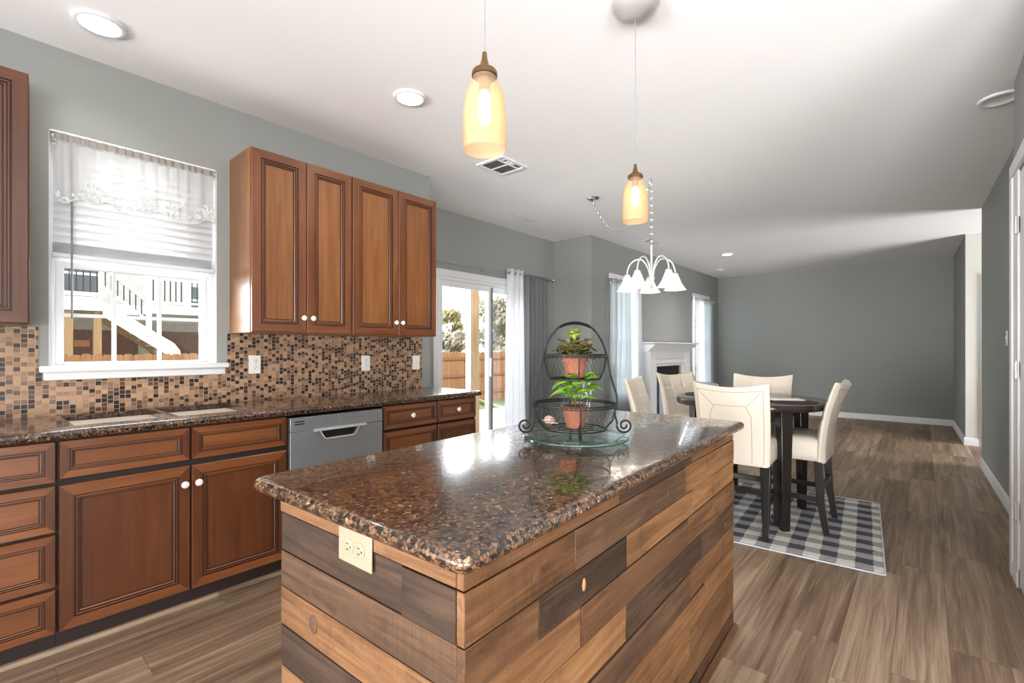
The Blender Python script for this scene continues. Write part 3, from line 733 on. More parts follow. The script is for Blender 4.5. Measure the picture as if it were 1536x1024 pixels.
for cu in (.03, .13, .19, .27, .34, .44, .52, .58, .66, .74, .82, .92, .97):
    big = cu in (.27, .19, .58, .52, .74, .92, .97)
    for k in range(16 if big else 6):
        du = random.uniform(-.045, .045); u = min(.99, max(.01, cu+du)); dz = random.uniform(0, .10 if big else .035)
        y = -.345+.69*u; v = 1-dz/.3; x = vfold(u, v)+.012*v+.003; zz = .30-v*(.285+hem(u))
        m.M = TR((x, y, zz)) @ Matrix.Rotation(random.uniform(0, 3), 4, 'X'); m.ell((0, 0, 0), .0012, .011, .0055, 'lace', 10, 4)
m.M = I4
m.tube([(vfold(i/150, 1)+.014, -.345+.69*i/150, .015-hem(i/150)) for i in range(151)], .0025, 'lace', 5)
m.build('lace_trim', root)

def drape(mb, p0, p1, ztop, zbot, nf, amp, mat, taper=0.0, ph=0, flare=0):
    p0, p1 = Vector(p0), Vector(p1); d = p1-p0; nrm = Vector((-d.y, d.x)).normalized()
    def fn(u, v):
        a = amp*(.75+.25*math.sin(v*3+u*5))
        o = a*math.sin(u*nf*2*PI+ph+.35*math.sin(v*4+u*9))+.25*a*math.sin(u*nf*4.7*PI+1)
        q = p0+d*((u-.5)*(1-taper*math.sin(v*PI)+flare*v)+.5)
        q = q+nrm*o
        return (q.x, q.y, ztop-v*(ztop-zbot))
    mb.grid(fn, int(nf*16), 16, mat)
# patio door rod and its two curtains
root = thing('curtain_rod', 'thin chrome curtain rod above the sliding patio door', 'curtain rod', (-3.80, 4.16, 2.175))
MB().tube([(0, -1.06, 0), (0, 0, -.006), (0, 1.08, 0)], .0085, 'chrome', 12).build('rod', root)
for y in (-1.08, 1.1):
    m = MB(); m.ell((0, y, 0), .026, .026, .026, 'chrome'); m.lathe([(.012, -.012), (.012, .012)], 'chrome', c=(0, y, 0)); m.build('finial', root)
for y in (-.95, -.2, 1.03):
    m = MB(); m.box(-.1, -.094, y-.012, y+.012, -.03, .03, 'chrome').tube([(-.095, y, 0), (0, y, -.012)], .005, 'chrome', 8); m.build('bracket', root)
root = thing('white_curtain', 'bright white grommet curtain at the sliding patio door', 'curtain', (-3.80, 4.47, 0.015))
m = MB(); drape(m, (0, -.13), (0, .13), 2.21, 0, 2.5, .032, 'whitecurtain', ph=1.2, flare=.28); m.build('curtain_panel', root, sharp=180, solid=.003)
for y in (-.115, -.06, 0, .06, .115):
    m = MB(); m.M = TR((0, y, 2.16)) @ Matrix.Rotation(R(75), 4, 'X'); m.tube([(.018*math.cos(t), .018*math.sin(t), 0) for t in [2*PI*i/16 for i in range(22)]], .004, 'nickel', 6, True); m.build('grommet', root)
root = thing('grey_curtain', 'dark grey gathered curtain beside the white patio curtain', 'curtain', (-3.80, 4.88, 0.015))
m = MB(); drape(m, (0, -.23), (0, .23), 2.175, 0, 5, .026, 'greycurtain', ph=.4, flare=.04); m.build('curtain_panel', root, sharp=180, solid=.003)

# far windows: rods and sheers
def far_rod(label, y0, y1, z=2.19):
    root = thing('curtain_rod', label, 'curtain rod', (-3.22, (y0+y1)/2, z)); h = (y1-y0)/2
    MB().tube([(0, -h, 0), (0, h, 0)], .008, 'nickel', 10).build('rod', root)
    for s in (-h, h): MB().ell((0, s, 0), .02, .02, .02, 'nickel').build('finial', root)
    for s in (-h+.06, h-.06): MB().tube([(-.08, s, 0), (0, s, 0)], .006, 'nickel', 8).build('bracket', root)
far_rod('short curtain rod over the far window left of the fireplace', 5.86, 6.86)
far_rod('short curtain rod over the far window right of the fireplace', 9.0, 9.98)
def sheer(name, label, y0, y1, mat, fl=0, amp=.03, nf=4):
    root = thing(name, label, 'curtain', (-3.22, (y0+y1)/2, .02)); h = (y1-y0)/2
    m = MB(); drape(m, (0, -h), (0, h), 2.20, 0, nf, amp, mat, flare=fl); m.build('curtain_panel', root, sharp=180, solid=.002)
    nr = 4
    for i in range(nr):
        m = MB(); m.M = TR((0, -h+2*h*(i+.5)/nr, 2.17)) @ Matrix.Rotation(R(70), 4, 'X'); m.tube([(.02*math.cos(t), .02*math.sin(t), 0) for t in [2*PI*k/14 for k in range(14)]], .004, 'nickel', 6, True); m.build('grommet', root)
sheer('sheer_curtain', 'pale teal sheer curtain at the window left of the fireplace', 5.80, 6.36, 'tealsheer', .1)
sheer('sheer_curtain', 'whitish sheer curtain between the teal sheer and the fireplace', 6.38, 6.70, 'bluesheer', .10, nf=3)
sheer('sheer_curtain', 'whitish sheer curtain just right of the fireplace', 8.98, 9.40, 'bluesheer', .1, nf=3)
sheer('sheer_curtain', 'pale teal sheer curtain in the far corner by the back wall', 9.44, 9.88, 'tealsheer', .3)

# ------------------------------------------------------------------ fireplace
root = thing('fireplace', 'white mantel fireplace with dark firebox on the far left wall', 'fireplace', (-3.30, 7.72, 0))
m = MB(); H0 = .80
m.prism([(0, 1.33), (.26, 1.33), (.26, 1.352), (0, 1.352)], -.91, .91, 'white', 'y')
m.prism([(0, 1.20), (.13, 1.20), (.15, 1.24), (.20, 1.27), (.24, 1.325), (0, 1.325)], -.87, .87, 'white', 'y')
m.build('mantel_shelf', root, bevel=.004)
for s in (-1, 1):
    m = MB(); m.box(0, .14, min(s*.82, s*.62), max(s*.82, s*.62), 0, 1.2, 'white').box(0, .155, min(s*.84, s*.60), max(s*.84, s*.60), 0, .14, 'white')
    m.build('pilaster', root, bevel=.004)
m = MB(); m.box(0, .12, -.62, .62, 1.02, 1.2, 'white').box(0, .13, -.6, .6, 1.09, 1.10, 'white'); m.build('frieze', root, bevel=.003)
m = MB(); m.box(0, .10, -.62, -.50, 0, 1.02, 'cream').box(0, .10, .50, .62, 0, 1.02, 'cream').box(0, .10, -.5, .5, .97, 1.02, 'cream'); m.build('surround', root)
m = MB(); m.box(0, .055, -.5, .5, 0, .97, 'firebox'); fb = m.build('firebox', root)
m = MB(); m.box(.056, .075, -.44, .44, .22, .80, 'firegl'); m.build('glass_door', fb, bevel=.003)
m = MB()
for k in range(4): m.box(.056, .08, -.46, .46, .83+k*.033, .845+k*.033, 'firebox')
m.build('louver', fb)
m = MB(); m.box(.2, .6, -.8, .8, 0, .03, 'cream'); m.box(.0, .2, -.4, .4, 0, .03, 'cream'); m.build('hearth', root)

# ------------------------------------------------------------------ island
IA = R(2.16); IL, IW = 1.82, .769
INR = (-.543, .515)
MI = TR((INR[0], INR[1], 0)) @ Matrix.Rotation(IA, 4, 'Z')
def isl(x, y, z): return tuple(MI @ Vector((x, y, z)))
root = thing('island_cabinet', 'kitchen island base clad in reclaimed brown boards', 'kitchen island', isl(0, 0, 0), IA)
BX0, BX1, BY0, BY1 = -.665, -.055, .055, 1.765
MB().box(BX0-.005, BX1, BY0, BY1, 0, .882, 'glaze').build('cabinet_box', root)
rowz = [.0, .07, .162, .26, .36, .462, .562, .658, .747, .842, .882]
def boards(mb, rows, face):
    for r, segs in enumerate(rows):
        z0, z1 = rowz[r]+.0012, rowz[r+1]-.0012
        for a, b, k in segs:
            th = random.uniform(.016, .021); zz0 = z0+random.uniform(0, .0012)
            if face == 'x': mb.box(BX1+.001, BX1+th, a+.0012, b-.0012, zz0, z1, PK[k+'y'])
            else: mb.box(a+.0012, b-.0012, BY0-th, BY0-.001, zz0, z1, PK[k+'x'])
e0, e3 = BY0-.02, BY1
random.seed(21)
j1, j2, j3 = .25, .66, 1.17
rows = [
 [(e0, .5, 'brown'), (.5, 1.25, 'dark'), (1.25, e3, 'brown')],
 [(e0, .45, 'tan'), (.45, 1.05, 'brown'), (1.05, e3, 'tan')],
 [(e0, .7, 'brown'), (.7, j3, 'gold'), (j3, e3, 'tan')],
 [(e0, .52, 'gold'), (.52, 1.34, 'tan'), (1.34, e3, 'gold')],
 [(e0, .36, 'tan'), (.36, j3, 'grey'), (j3, e3, 'tan')],
 [(e0, j2, 'gold'), (j2, 1.30, 'dark'), (1.30, e3, 'grey')],
 [(e0, .42, 'tan'), (.42, j3-.02, 'brown'), (j3-.02, e3, 'tan')],
 [(e0, j1, 'brown'), (j1, j2, 'dark'), (j2, j3+.03, 'gold'), (j3+.03, e3, 'gold')],
 [(e0, j1+.14, 'tan'), (j1+.14, j3-.05, 'grey'), (j3-.05, e3, 'gold')],
 [(e0, j2-.04, 'tan'), (j2-.04, j3+.01, 'dark'), (j3+.01, e3, 'tan')]]
m = MB(); boards(m, rows, 'x')
m.M = TR((BX1+.0195, .0, 0))
for y, z, ry, rz, mt in ((.245, .795, .017, .016, 'knot'), (.43, .705, .008, .016, 'knotlight'), (1.3, .60, .012, .01, 'knot'), (.95, .79, .01, .012, 'knot'), (1.62, .5, .01, .012, 'knot')):
    old = m.M; m.M = old @ TR((0, y, z)) @ Matrix.Rotation(R(90), 4, 'Y'); m.M = m.M @ Matrix.Diagonal((rz, ry, .0018, 1)); m.lathe([(1, -.5), (1, .3), (.8, .9), (0, 1)], mt, n=18); m.M = old
cl = tag(m.build('side_boards', root, bevel=.0012, seg=1), 'lighter tan boards on the island\'s long side')
f0, f1 = BX0-.012, BX1+.001
rowsf = [[(f0, f1, 'brown')], [(f0, -.3, 'tan'), (-.3, f1, 'dark')], [(f0, f1, 'brown')], [(f0, f1, 'grey')], [(f0, f1, 'tan')], [(f0, f1, 'dark')],
         [(f0, f1, 'tan')], [(f0, f1, 'grey')], [(f0, -.20, 'dark'), (-.20, f1, 'dark')], [(f0, f1, 'tan')]]
m = MB(); boards(m, rowsf, 'y')
m.M = TR((-.52, BY0-.019, .615)) @ Matrix.Rotation(R(90), 4, 'X') @ Matrix.Diagonal((.017, .022, .0018, 1)); m.lathe([(1, -.5), (1, .3), (.8, .9), (0, 1)], 'knot', n=18)
tag(m.build('end_boards', root, bevel=.0012, seg=1), 'darker boards on the island\'s end')
m = MB(); m.prism([(BX1+.021, 0), (BX1+.039, 0), (BX1+.036, .012), (BX1+.021, .02)], BY0-.02, BY1, PK['browny'], 'y'); m.build('shoe_moulding', root)
# island slab, rounded edge and corners
def rrect(x0, x1, y0, y1, r, n=6):
    p = []
    for cx, cy, a in ((x1-r, y1-r, 0), (x0+r, y1-r, 90), (x0+r, y0+r, 180), (x1-r, y0+r, 270)):
        p += [(cx+r*math.cos(R(a+90*i/n)), cy+r*math.sin(R(a+90*i/n))) for i in range(n+1)]
    return p
m = MB(); rings = []; t0, t1 = .885, .921; k = 8
for i in range(k+1):
    th = R(-90+180*i/k); ins = .016*(1-math.cos(th)); z = (t0+t1)/2+(t1-t0)/2*math.sin(th)
    rings.append([(x, y, z) for x, y in rrect(-IW+ins, -ins, ins, IL-ins, .03-ins*.5)])
n = len(rings[0]); vs = [p for r in rings for p in r]; fs = []
for i in range(k): fs += [(i*n+j, i*n+(j+1) % n, (i+1)*n+(j+1) % n, (i+1)*n+j) for j in range(n)]
fs += [tuple(range(n))[::-1], tuple(range(k*n, (k+1)*n))]
m.add(vs, fs, 'granite')
tag(m.build('island_countertop', loc=isl(0, 0, 0), rz=IA, sharp=50), 'polished brown flecked granite slab on top of the island', 'countertop')
outlet('wall_outlet', 'ivory double outlet set sideways in the island\'s dark end boards', 'outlet', isl(-.345, BY0-.0205, .838), Matrix.Rotation(IA-R(90), 4, 'Z'), True, pm='ivory')

# ------------------------------------------------------------------ tray, basket stand, plants on the island
ZI = .9215; TX, TY = -.945, 1.44
root = thing('glass_tray', 'round clear glass turntable tray on the granite island', 'tray', (TX, TY, ZI))
m = MB(); m.lathe([(0, 0), (.075, 0), (.08, .004), (.08, .010), (0, .010)], 'trayglass', n=40); m.build('foot', root)
m = MB(); m.lathe([(0, .0105), (.178, .0105), (.185, .0135), (.187, .017), (.184, .0205), (.165, .0215), (0, .0215)], 'trayglass', n=72); m.build('disc', root)
m = MB(); m.tube([(.186*math.cos(2*PI*i/72), .186*math.sin(2*PI*i/72), .0165) for i in range(72)], .0046, 'trayrim', 8, True); tag(m.build('rim', root), 'thick green-tinted glass rim')
ZT = ZI+.022
SR = R(40.8)   # the stand's wide side faces the kitchen's corner
root = thing('basket_stand', 'black two-tier wire basket stand with scrolled feet on the glass tray', 'plant stand', (TX, TY, ZT), SR)
wire = .0039
m = MB()
hoop = [(-.150, .045), (-.142, .08), (-.150, .13), (-.128, .21), (-.112, .288), (-.095, .335), (-.07, .372), (-.04, .393), (0, .40)]
def spline(pts, n=6):
    out = []
    for i in range(len(pts)-1):
        p0 = Vector(pts[max(i-1, 0)]); p1 = Vector(pts[i]); p2 = Vector(pts[i+1]); p3 = Vector(pts[min(i+2, len(pts)-1)])
        for k in range(n):
            t = k/n; out.append(.5*((2*p1)+(p2-p0)*t+(2*p0-5*p1+4*p2-p3)*t*t+(-p0+3*p1-3*p2+p3)*t**3))
    out.append(Vector(pts[-1])); return out
def scroll(s):
    pts = []
    for i in range(34):
        a = -PI*2.6*(i/33)+PI*.0; r = .007+.022*(i/33)
        pts.append((.172+r*math.cos(a+PI*2.6), .033+r*math.sin(a+PI*2.6)*1.0))
    return pts
sp = []
for i in range(40):
    f = i/39; a = R(0)-f*R(560); r = .006+.0225*f
    sp.append((-(.178)-r*math.cos(a+R(560)+R(180)) , .0325+r*math.sin(a+R(560)+R(180))))
for s in (1, -1):
    line = [( -s*-p[0] if False else s*p[0]*-1*-1, 0, p[1]) for p in sp]
    up = spline([(s*p[0], 0, p[1]) for p in [(-.1505, .0345)]+hoop[0:]], 5)
    m.tube([(q[0], 0, q[2]) for q in [Vector(x) for x in line]], wire, 'iron', 7)
    m.tube(up, wire, 'iron', 7)
for s in (1, -1):   # cross-wise frame, hairpin legs front and back
    up = spline([(0, s*.006, .003), (0, s*.018, .001), (0, s*.150, .035), (0, s*.146, .128)] if False else [(0, s*.120, .0035), (0, s*.134, .002), (0, s*.145, .03), (0, s*.148, .128)], 6)
    m.tube(up, wire*.9, 'iron', 7)
    m.tube(spline([(0, s*.120, .0035), (0, s*.112, .012), (0, s*.118, .04), (0, s*.128, .052)], 5), wire*.8, 'iron', 7)
m.build('frame', root)
m = MB()
for i in range(40):
    a = R(60+60*i/39); z = .400-.0+.012*math.sin(a)-.012
    m.ell((.105*math.cos(a), 0, .30+.099*math.sin(a)), .0026, .0062, .0062, 'iron', 8, 5)
m.build('twisted_grip', root)
def basket(z0, z1, r0, r1, name):
    m = MB()
    def ringc(r, z, t): m.tube([(r*math.cos(2*PI*i/48), r*math.sin(2*PI*i/48), z) for i in range(48)], t, 'iron', 6, True)
    ringc(r1, z1, .0032); ringc(r1, z1-.008, .0022); ringc(r0, z0, .0026); ringc(r0*.6, z0, .0015); ringc(r0*.3, z0, .0015)
    for i in range(60):
        a = 2*PI*i/60; m.ell((r1*math.cos(a), r1*math.sin(a), z1-.004), .0035, .0035, .006, 'iron', 6, 4)
    b = m.build(name, root)
    m = MB(); nn = 40
    for i in range(nn):
        for sg in (1, -1):
            pts = []
            for k in range(9):
                f = k/8; a = 2*PI*(i+sg*f*2.6)/nn; rr = r0+(r1-r0)*(1-(1-f)**2.2); pts.append((rr*math.cos(a), rr*math.sin(a), z0+(z1-.006-z0)*f))
            m.tube(pts,   .00038, 'iron', 4)
    for i in range(10):
        a = 2*PI*i/10; m.tube([(0, 0, z0), (r0*math.cos(a), r0*math.sin(a), z0)], .0011, 'iron', 4)
    for i in range(4):
        a = PI/2*i; m.tube([(r0*math.cos(a), r0*math.sin(a), z0), ((r0*.35+r1*.65)*math.cos(a), (r0*.35+r1*.65)*math.sin(a), z0+(z1-z0)*.3), (r1*math.cos(a), r1*math.sin(a), z1)], .0024, 'iron', 6)
    m.build('wire_mesh', b)
basket(.022, .112, .108, .147, 'lower_basket')
basket(.200, .285, .090, .110, 'upper_basket')

def leaf(mb, base, az, el, L, W_, droop, mat, twist=0, wav=0, blunt=.5):
    d = Vector((math.cos(az)*math.cos(el), math.sin(az)*math.cos(el), math.sin(el)))
    side = Vector((-math.sin(az), math.cos(az), 0)); up = side.cross(d)*-1
    side = (side*math.cos(twist)+up*math.sin(twist)); base = Vector(base)
    vs = []; nu = 7
    for i in range(nu+1):
        t = i/nu; wv = W_*(math.sin(PI*min(1, t**.8*1.0))**blunt if 0 < t < 1 else 0)
        p = base+d*(L*t)-Vector((0, 0, 1))*(droop*L*t*t)
        for j in (-1, -.5, 0, .5, 1): vs.append(p+side*(wv*j*.5)+up*(abs(j)**1.5*wv*.18+wav*math.sin(t*9+j*3)*abs(j)*.01))
    fs = [(i*5+j, i*5+j+1, (i+1)*5+j+1, (i+1)*5+j) for i in range(nu) for j in range(4)]
    mb.add(vs, fs, mat)
def pot(root, r, h):
    m = MB(); m.lathe([(0, 0), (r*.68, 0), (r*.90, h*.74), (r*.985, h*.745), (r, h*.77), (r, h*.97), (r*.97, h), (r*.88, h), (r*.86, h*.86), (0, h*.86)], 'terra', n=36); m.build('pot', root)
    m = MB(); m.lathe([(r*.85, h*.865), (r*.5, h*.90), (0, h*.905)], 'soil', n=24); m.build('soil', root)
pl = thing('potted_plant', 'dark bronze-leaved plant in terracotta pot in the stand\'s upper basket', 'potted plant', (TX, TY, ZT+.2035))
pot(pl, .046, .078); random.seed(5)
m = MB()
for k in range(22):
    a = 2.4*k; e = R(random.uniform(-5, 45)); rb = .012
    leaf(m, (rb*math.cos(a), rb*math.sin(a), .075+.0012*k), a, e, random.uniform(.055, .085), random.uniform(.045, .06), random.uniform(.0, .6), 'leafd', random.uniform(-.4, .4), .6, .55)
for k in range(9):
    a = 2.1*k; leaf(m, (0, 0, .095+k*.007), a, R(random.uniform(20, 50)), .045, .034, .2, 'leafd' if k < 5 else 'leafy', 0, .4, .55)
for k in range(4): leaf(m, (0, 0, .158), k*1.6, R(35), .032, .028, .1, 'leafy', 0, .2, .5)
m.build('foliage', pl, sharp=180, solid=.0012)
m = MB(); m.tube([(0, 0, .068), (.002, .001, .11), (0, 0, .162)], [.005, .004, .003], 'stem', 8)
for a in (.3, 2.4, 4.4): m.tube([(0, 0, .075), (.04*math.cos(a), .04*math.sin(a), .092), (.07*math.cos(a), .07*math.sin(a), .098)], .002, 'stem', 6)
m.build('stem', pl)
pl = thing('potted_plant', 'bright green-leaved plant in terracotta pot in the stand\'s lower basket', 'potted plant', (TX, TY, ZT+.0255))
pot(pl, .046, .078); m = MB(); st = MB()
for k in range(17):
    a = 2.4*k+.4; z = .085+.0048*k; L = random.uniform(.058, .08); e = R(random.uniform(18, 52)-1.0*k*.6); d = .020+.010*(k % 3)
    tip = (d*math.cos(a), d*math.sin(a), z+.014)
    st.tube([(0, 0, z-.02), (tip[0]*.5, tip[1]*.5, z), tip], .0014, 'stem', 5)
    leaf(m, tip, a, e, L, random.uniform(.042, .052), random.uniform(.25, .6), 'leafb', random.uniform(-.5, .5), .2, .75)
st.tube([(0, 0, .066), (.003, 0, .12), (0, .002, .165)], [.003, .0025, .0015], 'stem', 7)
m.build('foliage', pl, sharp=180, solid=.0012); st.build('stem', pl)
fl = thing('pink_flower', 'pale pink flower lying in the lower wire basket', 'flower', (TX-.078, TY-.05, ZT+.028), .4)
m = MB()
for k in range(16): a = 2.4*k; leaf(m, (0, 0, .006+.001*k), a, R(15+4*k), .034-.001*k, .026, .1, 'pinkpetal', 0, .4, .5)
m.build('petals', fl, sharp=180, solid=.0008)
MB().lathe([(0, -.0), (.012, .001), (.014, .006), (0, .012)], 'stem', n=12).build('calyx', fl)

# ------------------------------------------------------------------ pendants
def pendant(label, x, y, zb):
    H = CE-zb
    root = thing('pendant_light', label, 'pendant lamp', (x, y, zb), 0, 'amber pendants over the island')
    m = MB(); m.lathe([(0, H-.058), (.02, H-.057), (.055, H-.046), (.086, H-.026), (.10, H-.006), (.103, H-.0005), (0, H-.0005)], 'nickel', n=48); m.build('canopy', root)
    MB().tube([(0, 0, .24), (.001, 0, H*.5), (0, 0, H-.05)], .0017, 'greyvinyl', 8).build('cord', root)
    m = MB(); m.lathe([(.0038, .250), (.0055, .249), (.0075, .232), (.012, .217), (.018, .209), (.0195, .206), (.029, .203), (.0325, .198), (.0325, .188), (.030, .186), (0, .186)], 'brass', n=36)
    m.tube([(0, 0, .186), (0, 0, .150)], .015, 'brass', 16); m.build('socket_cap', root)
    m = MB(); pr = [(.029, .1875), (.031, .182), (.031, .176), (.0375, .168), (.045, .152), (.050, .132), (.053, .108), (.0548, .08), (.0552, .04), (.0545, .006), (.0535, .001), (.0515, .002), (.0522, .04), (.0518, .08), (.050, .108), (.047, .132), (.042, .152), (.034, .167), (.028, .174)]
    m.lathe(pr, 'amber', n=48); m.build('glass_shade', root, sharp=60)
    m = MB(); m.lathe([(0, .066), (.008, .067), (.0145, .075), (.016, .09), (.016, .128), (.013, .142), (.009, .15)], 'bulb', n=24); m.build('bulb', root)
    return root
pendant('nearer amber glass pendant lamp hanging over the island', -.843, .87, 1.752)
pendant('farther amber glass pendant lamp hanging over the island', -.945, 1.912, 1.80)

# ------------------------------------------------------------------ chandelier
HX, HY = -1.795, 3.94
root = thing('chandelier', 'chrome five-arm chandelier with white bell shades over the dining area', 'chandelier', (HX, HY, 1.72))
top = CE-1.72
def chain(mb, pts, r=.0021, L=.038, w_=.011):
    pts = [Vector(p) for p in pts]; seg = [0]
    for a, b in zip(pts, pts[1:]): seg.append(seg[-1]+(b-a).length)
    tot = seg[-1]; n = int(tot/(L*.80))
    def at(s):
        for i in range(len(pts)-1):
            if s <= seg[i+1]: f = (s-seg[i])/(seg[i+1]-seg[i]); return pts[i].lerp(pts[i+1], f), (pts[i+1]-pts[i]).normalized()
        return pts[-1], (pts[-1]-pts[-2]).normalized()
    for k in range(n):
        c_, t = at((k+.5)*tot/n); q = t.to_track_quat('Z', 'Y').to_matrix().to_4x4()
        old = mb.M; mb.M = old @ TR(c_) @ q @ Matrix.Rotation(R(90)*(k % 2)+.4, 4, 'Z')
        lk = []
        for i in range(14):
            a = 2*PI*i/14; lk.append((w_*math.cos(a), 0, L*.5*math.sin(a)))
        mb.tube(lk, r, 'chrome', 5, True); mb.M = old
m = MB(); chain(m, [(0, 0, .44), (0, 0, top-.03)])
ax, ay = -2.476-HX, 4.10-HY; sw = []
for i in range(19):
    t = i/18; sag = -.36*4*t*(1-t); sw.append((ax*(1-t), ay*(1-t), top-.03+sag))
chain(m, sw); m.build('chain', root)
m = MB(); m.tube([(p[0], p[1]+.004, p[2]) for p in sw],   .0011, 'vinyl', 6); m.tube([(.004, 0, .43), (.004, 0, top-.03)], .0011, 'vinyl', 6); m.build('cord', root)
m = MB(); m.lathe([(0, top-.03), (.012, top-.03), (.05, top-.012), (.062, top-.001), (0, top-.001)], 'chrome', c=(ax, ay, 0), n=32); m.build('canopy', root)
m = MB(); m.tube([(0, 0, top-.001), (0, 0, top-.012), (.008, 0, top-.02), (.006, 0, top-.032), (-.004, 0, top-.034)], .003, 'chrome', 8); m.build('ceiling_hook', root)
m = MB(); m.lathe([(0, .445), (.006, .44), (.011, .425), (.011, .20), (.016, .19), (.024, .17), (.030, .15), (.026, .13), (.012, .115), (.009, .09), (.016, .075), (.012, .06), (.004, .05), (.006, .04), (0, .032)], 'whitemetal', n=28); m.build('stem', root)
shadeprof = [(.026, .16), (.03, .150), (.036, .12), (.046, .08), (.060, .045), (.076, .015), (.084, 0), (.080, .001), (.072, .017), (.057, .047), (.043, .082), (.033, .12), (.026, .148)]
for k in range(5):
    a = R(118.5+72*k)
    c_, s_ = math.cos(a), math.sin(a)
    pts = spline([(.016, .0, .155), (.03, 0, .235), (.075, 0, .305), (.13, 0, .318), (.185, 0, .285), (.212, 0, .225), (.214, 0, .19)], 5)
    m = MB(); m.M = Matrix.Rotation(a, 4, 'Z'); m.tube([(p[0], 0, p[2]) for p in pts], .0065, 'whitemetal', 10)
    m.lathe([(.0, .20), (.012, .198), (.028, .185), (.03, .165), (.026, .160), (0, .16)], 'whitemetal', c=(.214, 0, 0), n=24); ar = m.build('arm', root)
    m = MB(); m.M = Matrix.Rotation(a, 4, 'Z'); m.lathe([(r*1.14, .045+z*.74) for r, z in shadeprof], 'frost', c=(.214, 0, 0), n=36); m.build('shade', ar)
    m = MB(); m.M = Matrix.Rotation(a, 4, 'Z'); m.ell((.214, 0, .088), .024, .024, .032, 'bulbw'); m.tube([(.214, 0, .10), (.214, 0, .16)], .012, 'ceramic', 10); m.build('bulb', ar)

# ------------------------------------------------------------------ ceiling fittings
def can(label, x, y, r, lens, lit=True, dome=False):
    root = thing('recessed_light', label, 'ceiling light', (x, y, CE-.014))
    m = MB(); m.lathe([(r, .0138), (r*.985, .004), (r*.93, .0005), (r*.80, .001), (r*.77, .006), (r*.74, .0138)], 'vinyl', n=48); m.build('trim_ring', root)
    m = MB()
    if dome: m.lathe([(r*.78, .002), (r*.6, .010), (r*.4, .0125), (0, .0132)], lens, n=40)
    else: m.lathe([(r*.79, .003), (0, .003)], lens, n=40)
    m.build('lens', root)
    if lit: lamp('can_glow', 'SPOT', (x, y, CE-.02), (0, 0, 0), lit, (1, .95, .88), spot_size=R(140), spot_blend=.8, shadow_soft_size=.07)
can('round lit ceiling light at the photo\'s upper left, above the kitchen window', -2.86, .42, .098, 'led', 9)
can('round lit recessed ceiling light between window and pendants', -2.306, 1.745, .094, 'ledwarm', 9, True)
can('unlit round recessed ceiling light at the photo\'s right edge', .345, 4.05, .10, 'vent', 0, True)
can('small lit recessed ceiling light far away beyond the chandelier', -2.34, 7.9, .095, 'led', 60)
# supply register over the kitchen
root = thing('ceiling_vent', 'white four-way ceiling vent register behind the near pendant', 'vent', (-2.597, 2.885, CE-.012))
m = MB(); hx, hy = .145, .155
m.box(-hx, hx, -hy, -hy+.03, 0, .0115, 'vent').box(-hx, hx, hy-.03, hy, 0, .0115, 'vent').box(-hx, -hx+.03, -hy+.03, hy-.03, 0, .0115, 'vent').box(hx-.03, hx, -hy+.03, hy-.03, 0, .0115, 'vent')
m.box(.055, .067, -hy+.03, hy-.03, .001, .0115, 'vent').box(-hx+.03, .055, -.007, .007, .0012, .0114, 'vent').box(.067, hx-.03, -.007, .007, .0012, .0114, 'vent')
m.build('frame', root, bevel=.002)
MB().box(-hx+.01, hx-.01, -hy+.01, hy-.01, .0095, .0118, 'ventdark').build('duct', root)
m = MB()
for i in range(9):
    x = -.105+i*.018; m.box(x-.0015, x+.0015, -.125, -.007, .003, .0095, 'ventdark'); m.box(x-.0015, x+.0015, .007, .125, .003, .0095, 'ventdark')
for i in range(3):
    y = -.09+i*.06; m.box(.067, .115, y-.012+ (0), y+.012, .003, .0095, 'vent')
m.build('louver', root)
def reg(label, x, y, hx, hy):
    root = thing('ceiling_vent', label, 'vent', (x, y, CE-.010))
    MB().box(-hx, hx, -hy, hy, .006, .0098, 'ventdark').build('duct', root)
    m = MB(); t = .018
    m.box(-hx, hx, -hy, -hy+t, 0, .0095, 'vent').box(-hx, hx, hy-t, hy, 0, .0095, 'vent').box(-hx, -hx+t, -hy+t, hy-t, 0, .0095, 'vent').box(hx-t, hx, -hy+t, hy-t, 0, .0095, 'vent').box(-hx+t, hx-t, .0, hy-t, .001, .0094, 'vent')
    m.build('frame', root, bevel=.002)
    m = MB()
    for i in range(5): x_ = -hx+t+(2*hx-2*t)*(i+.5)/5; m.box(x_-.003, x_+.003, -hy+t, 0, .002, .007, 'vent')
    m.build('louver', root)
reg('small ceiling vent in the nook near the patio door', -3.45, 4.22, .06, .16)
reg('small ceiling vent above and behind the chandelier', -2.865, 6.29, .07, .17)
root = thing('smoke_detector', 'small round grey smoke detector on the far ceiling corner', 'smoke detector', (-2.90, 9.35, CE-.032))
MB().lathe([(0, 0), (.045, .002), (.062, .014), (.066, .0315), (0, .0315)], 'vent', n=32).build('cover', root)
MB().lathe([(.068, .026), (.07, .0318), (0, .0318)], 'vent', n=32).build('base', root)

# ------------------------------------------------------------------ rug, dining table and chairs
RC, RR_ = (-1.27, 4.0), R(4.2)
m = MB(); L, Wd = 1.06, .76
def rugz(x, y): return .007+.0015*math.sin(x*9)*math.sin(y*11)
m.grid(lambda u, v: (-L+2*L*u, -Wd+2*Wd*v+.004*math.sin(u*40), rugz(u, v)), 60, 40, 'rug')
rg = thing('area_rug', 'grey and white checked rug under the dining table', 'rug', (RC[0], RC[1], 0.0012), RR_)
m.build('woven_field', rg, solid=.006)
m = MB(); m.tube([(x, y, .005) for x, y in rrect(-L, L, -Wd, Wd, .012, 3)], .0045, 'whitecurtain', 6, True); m.build('binding', rg)

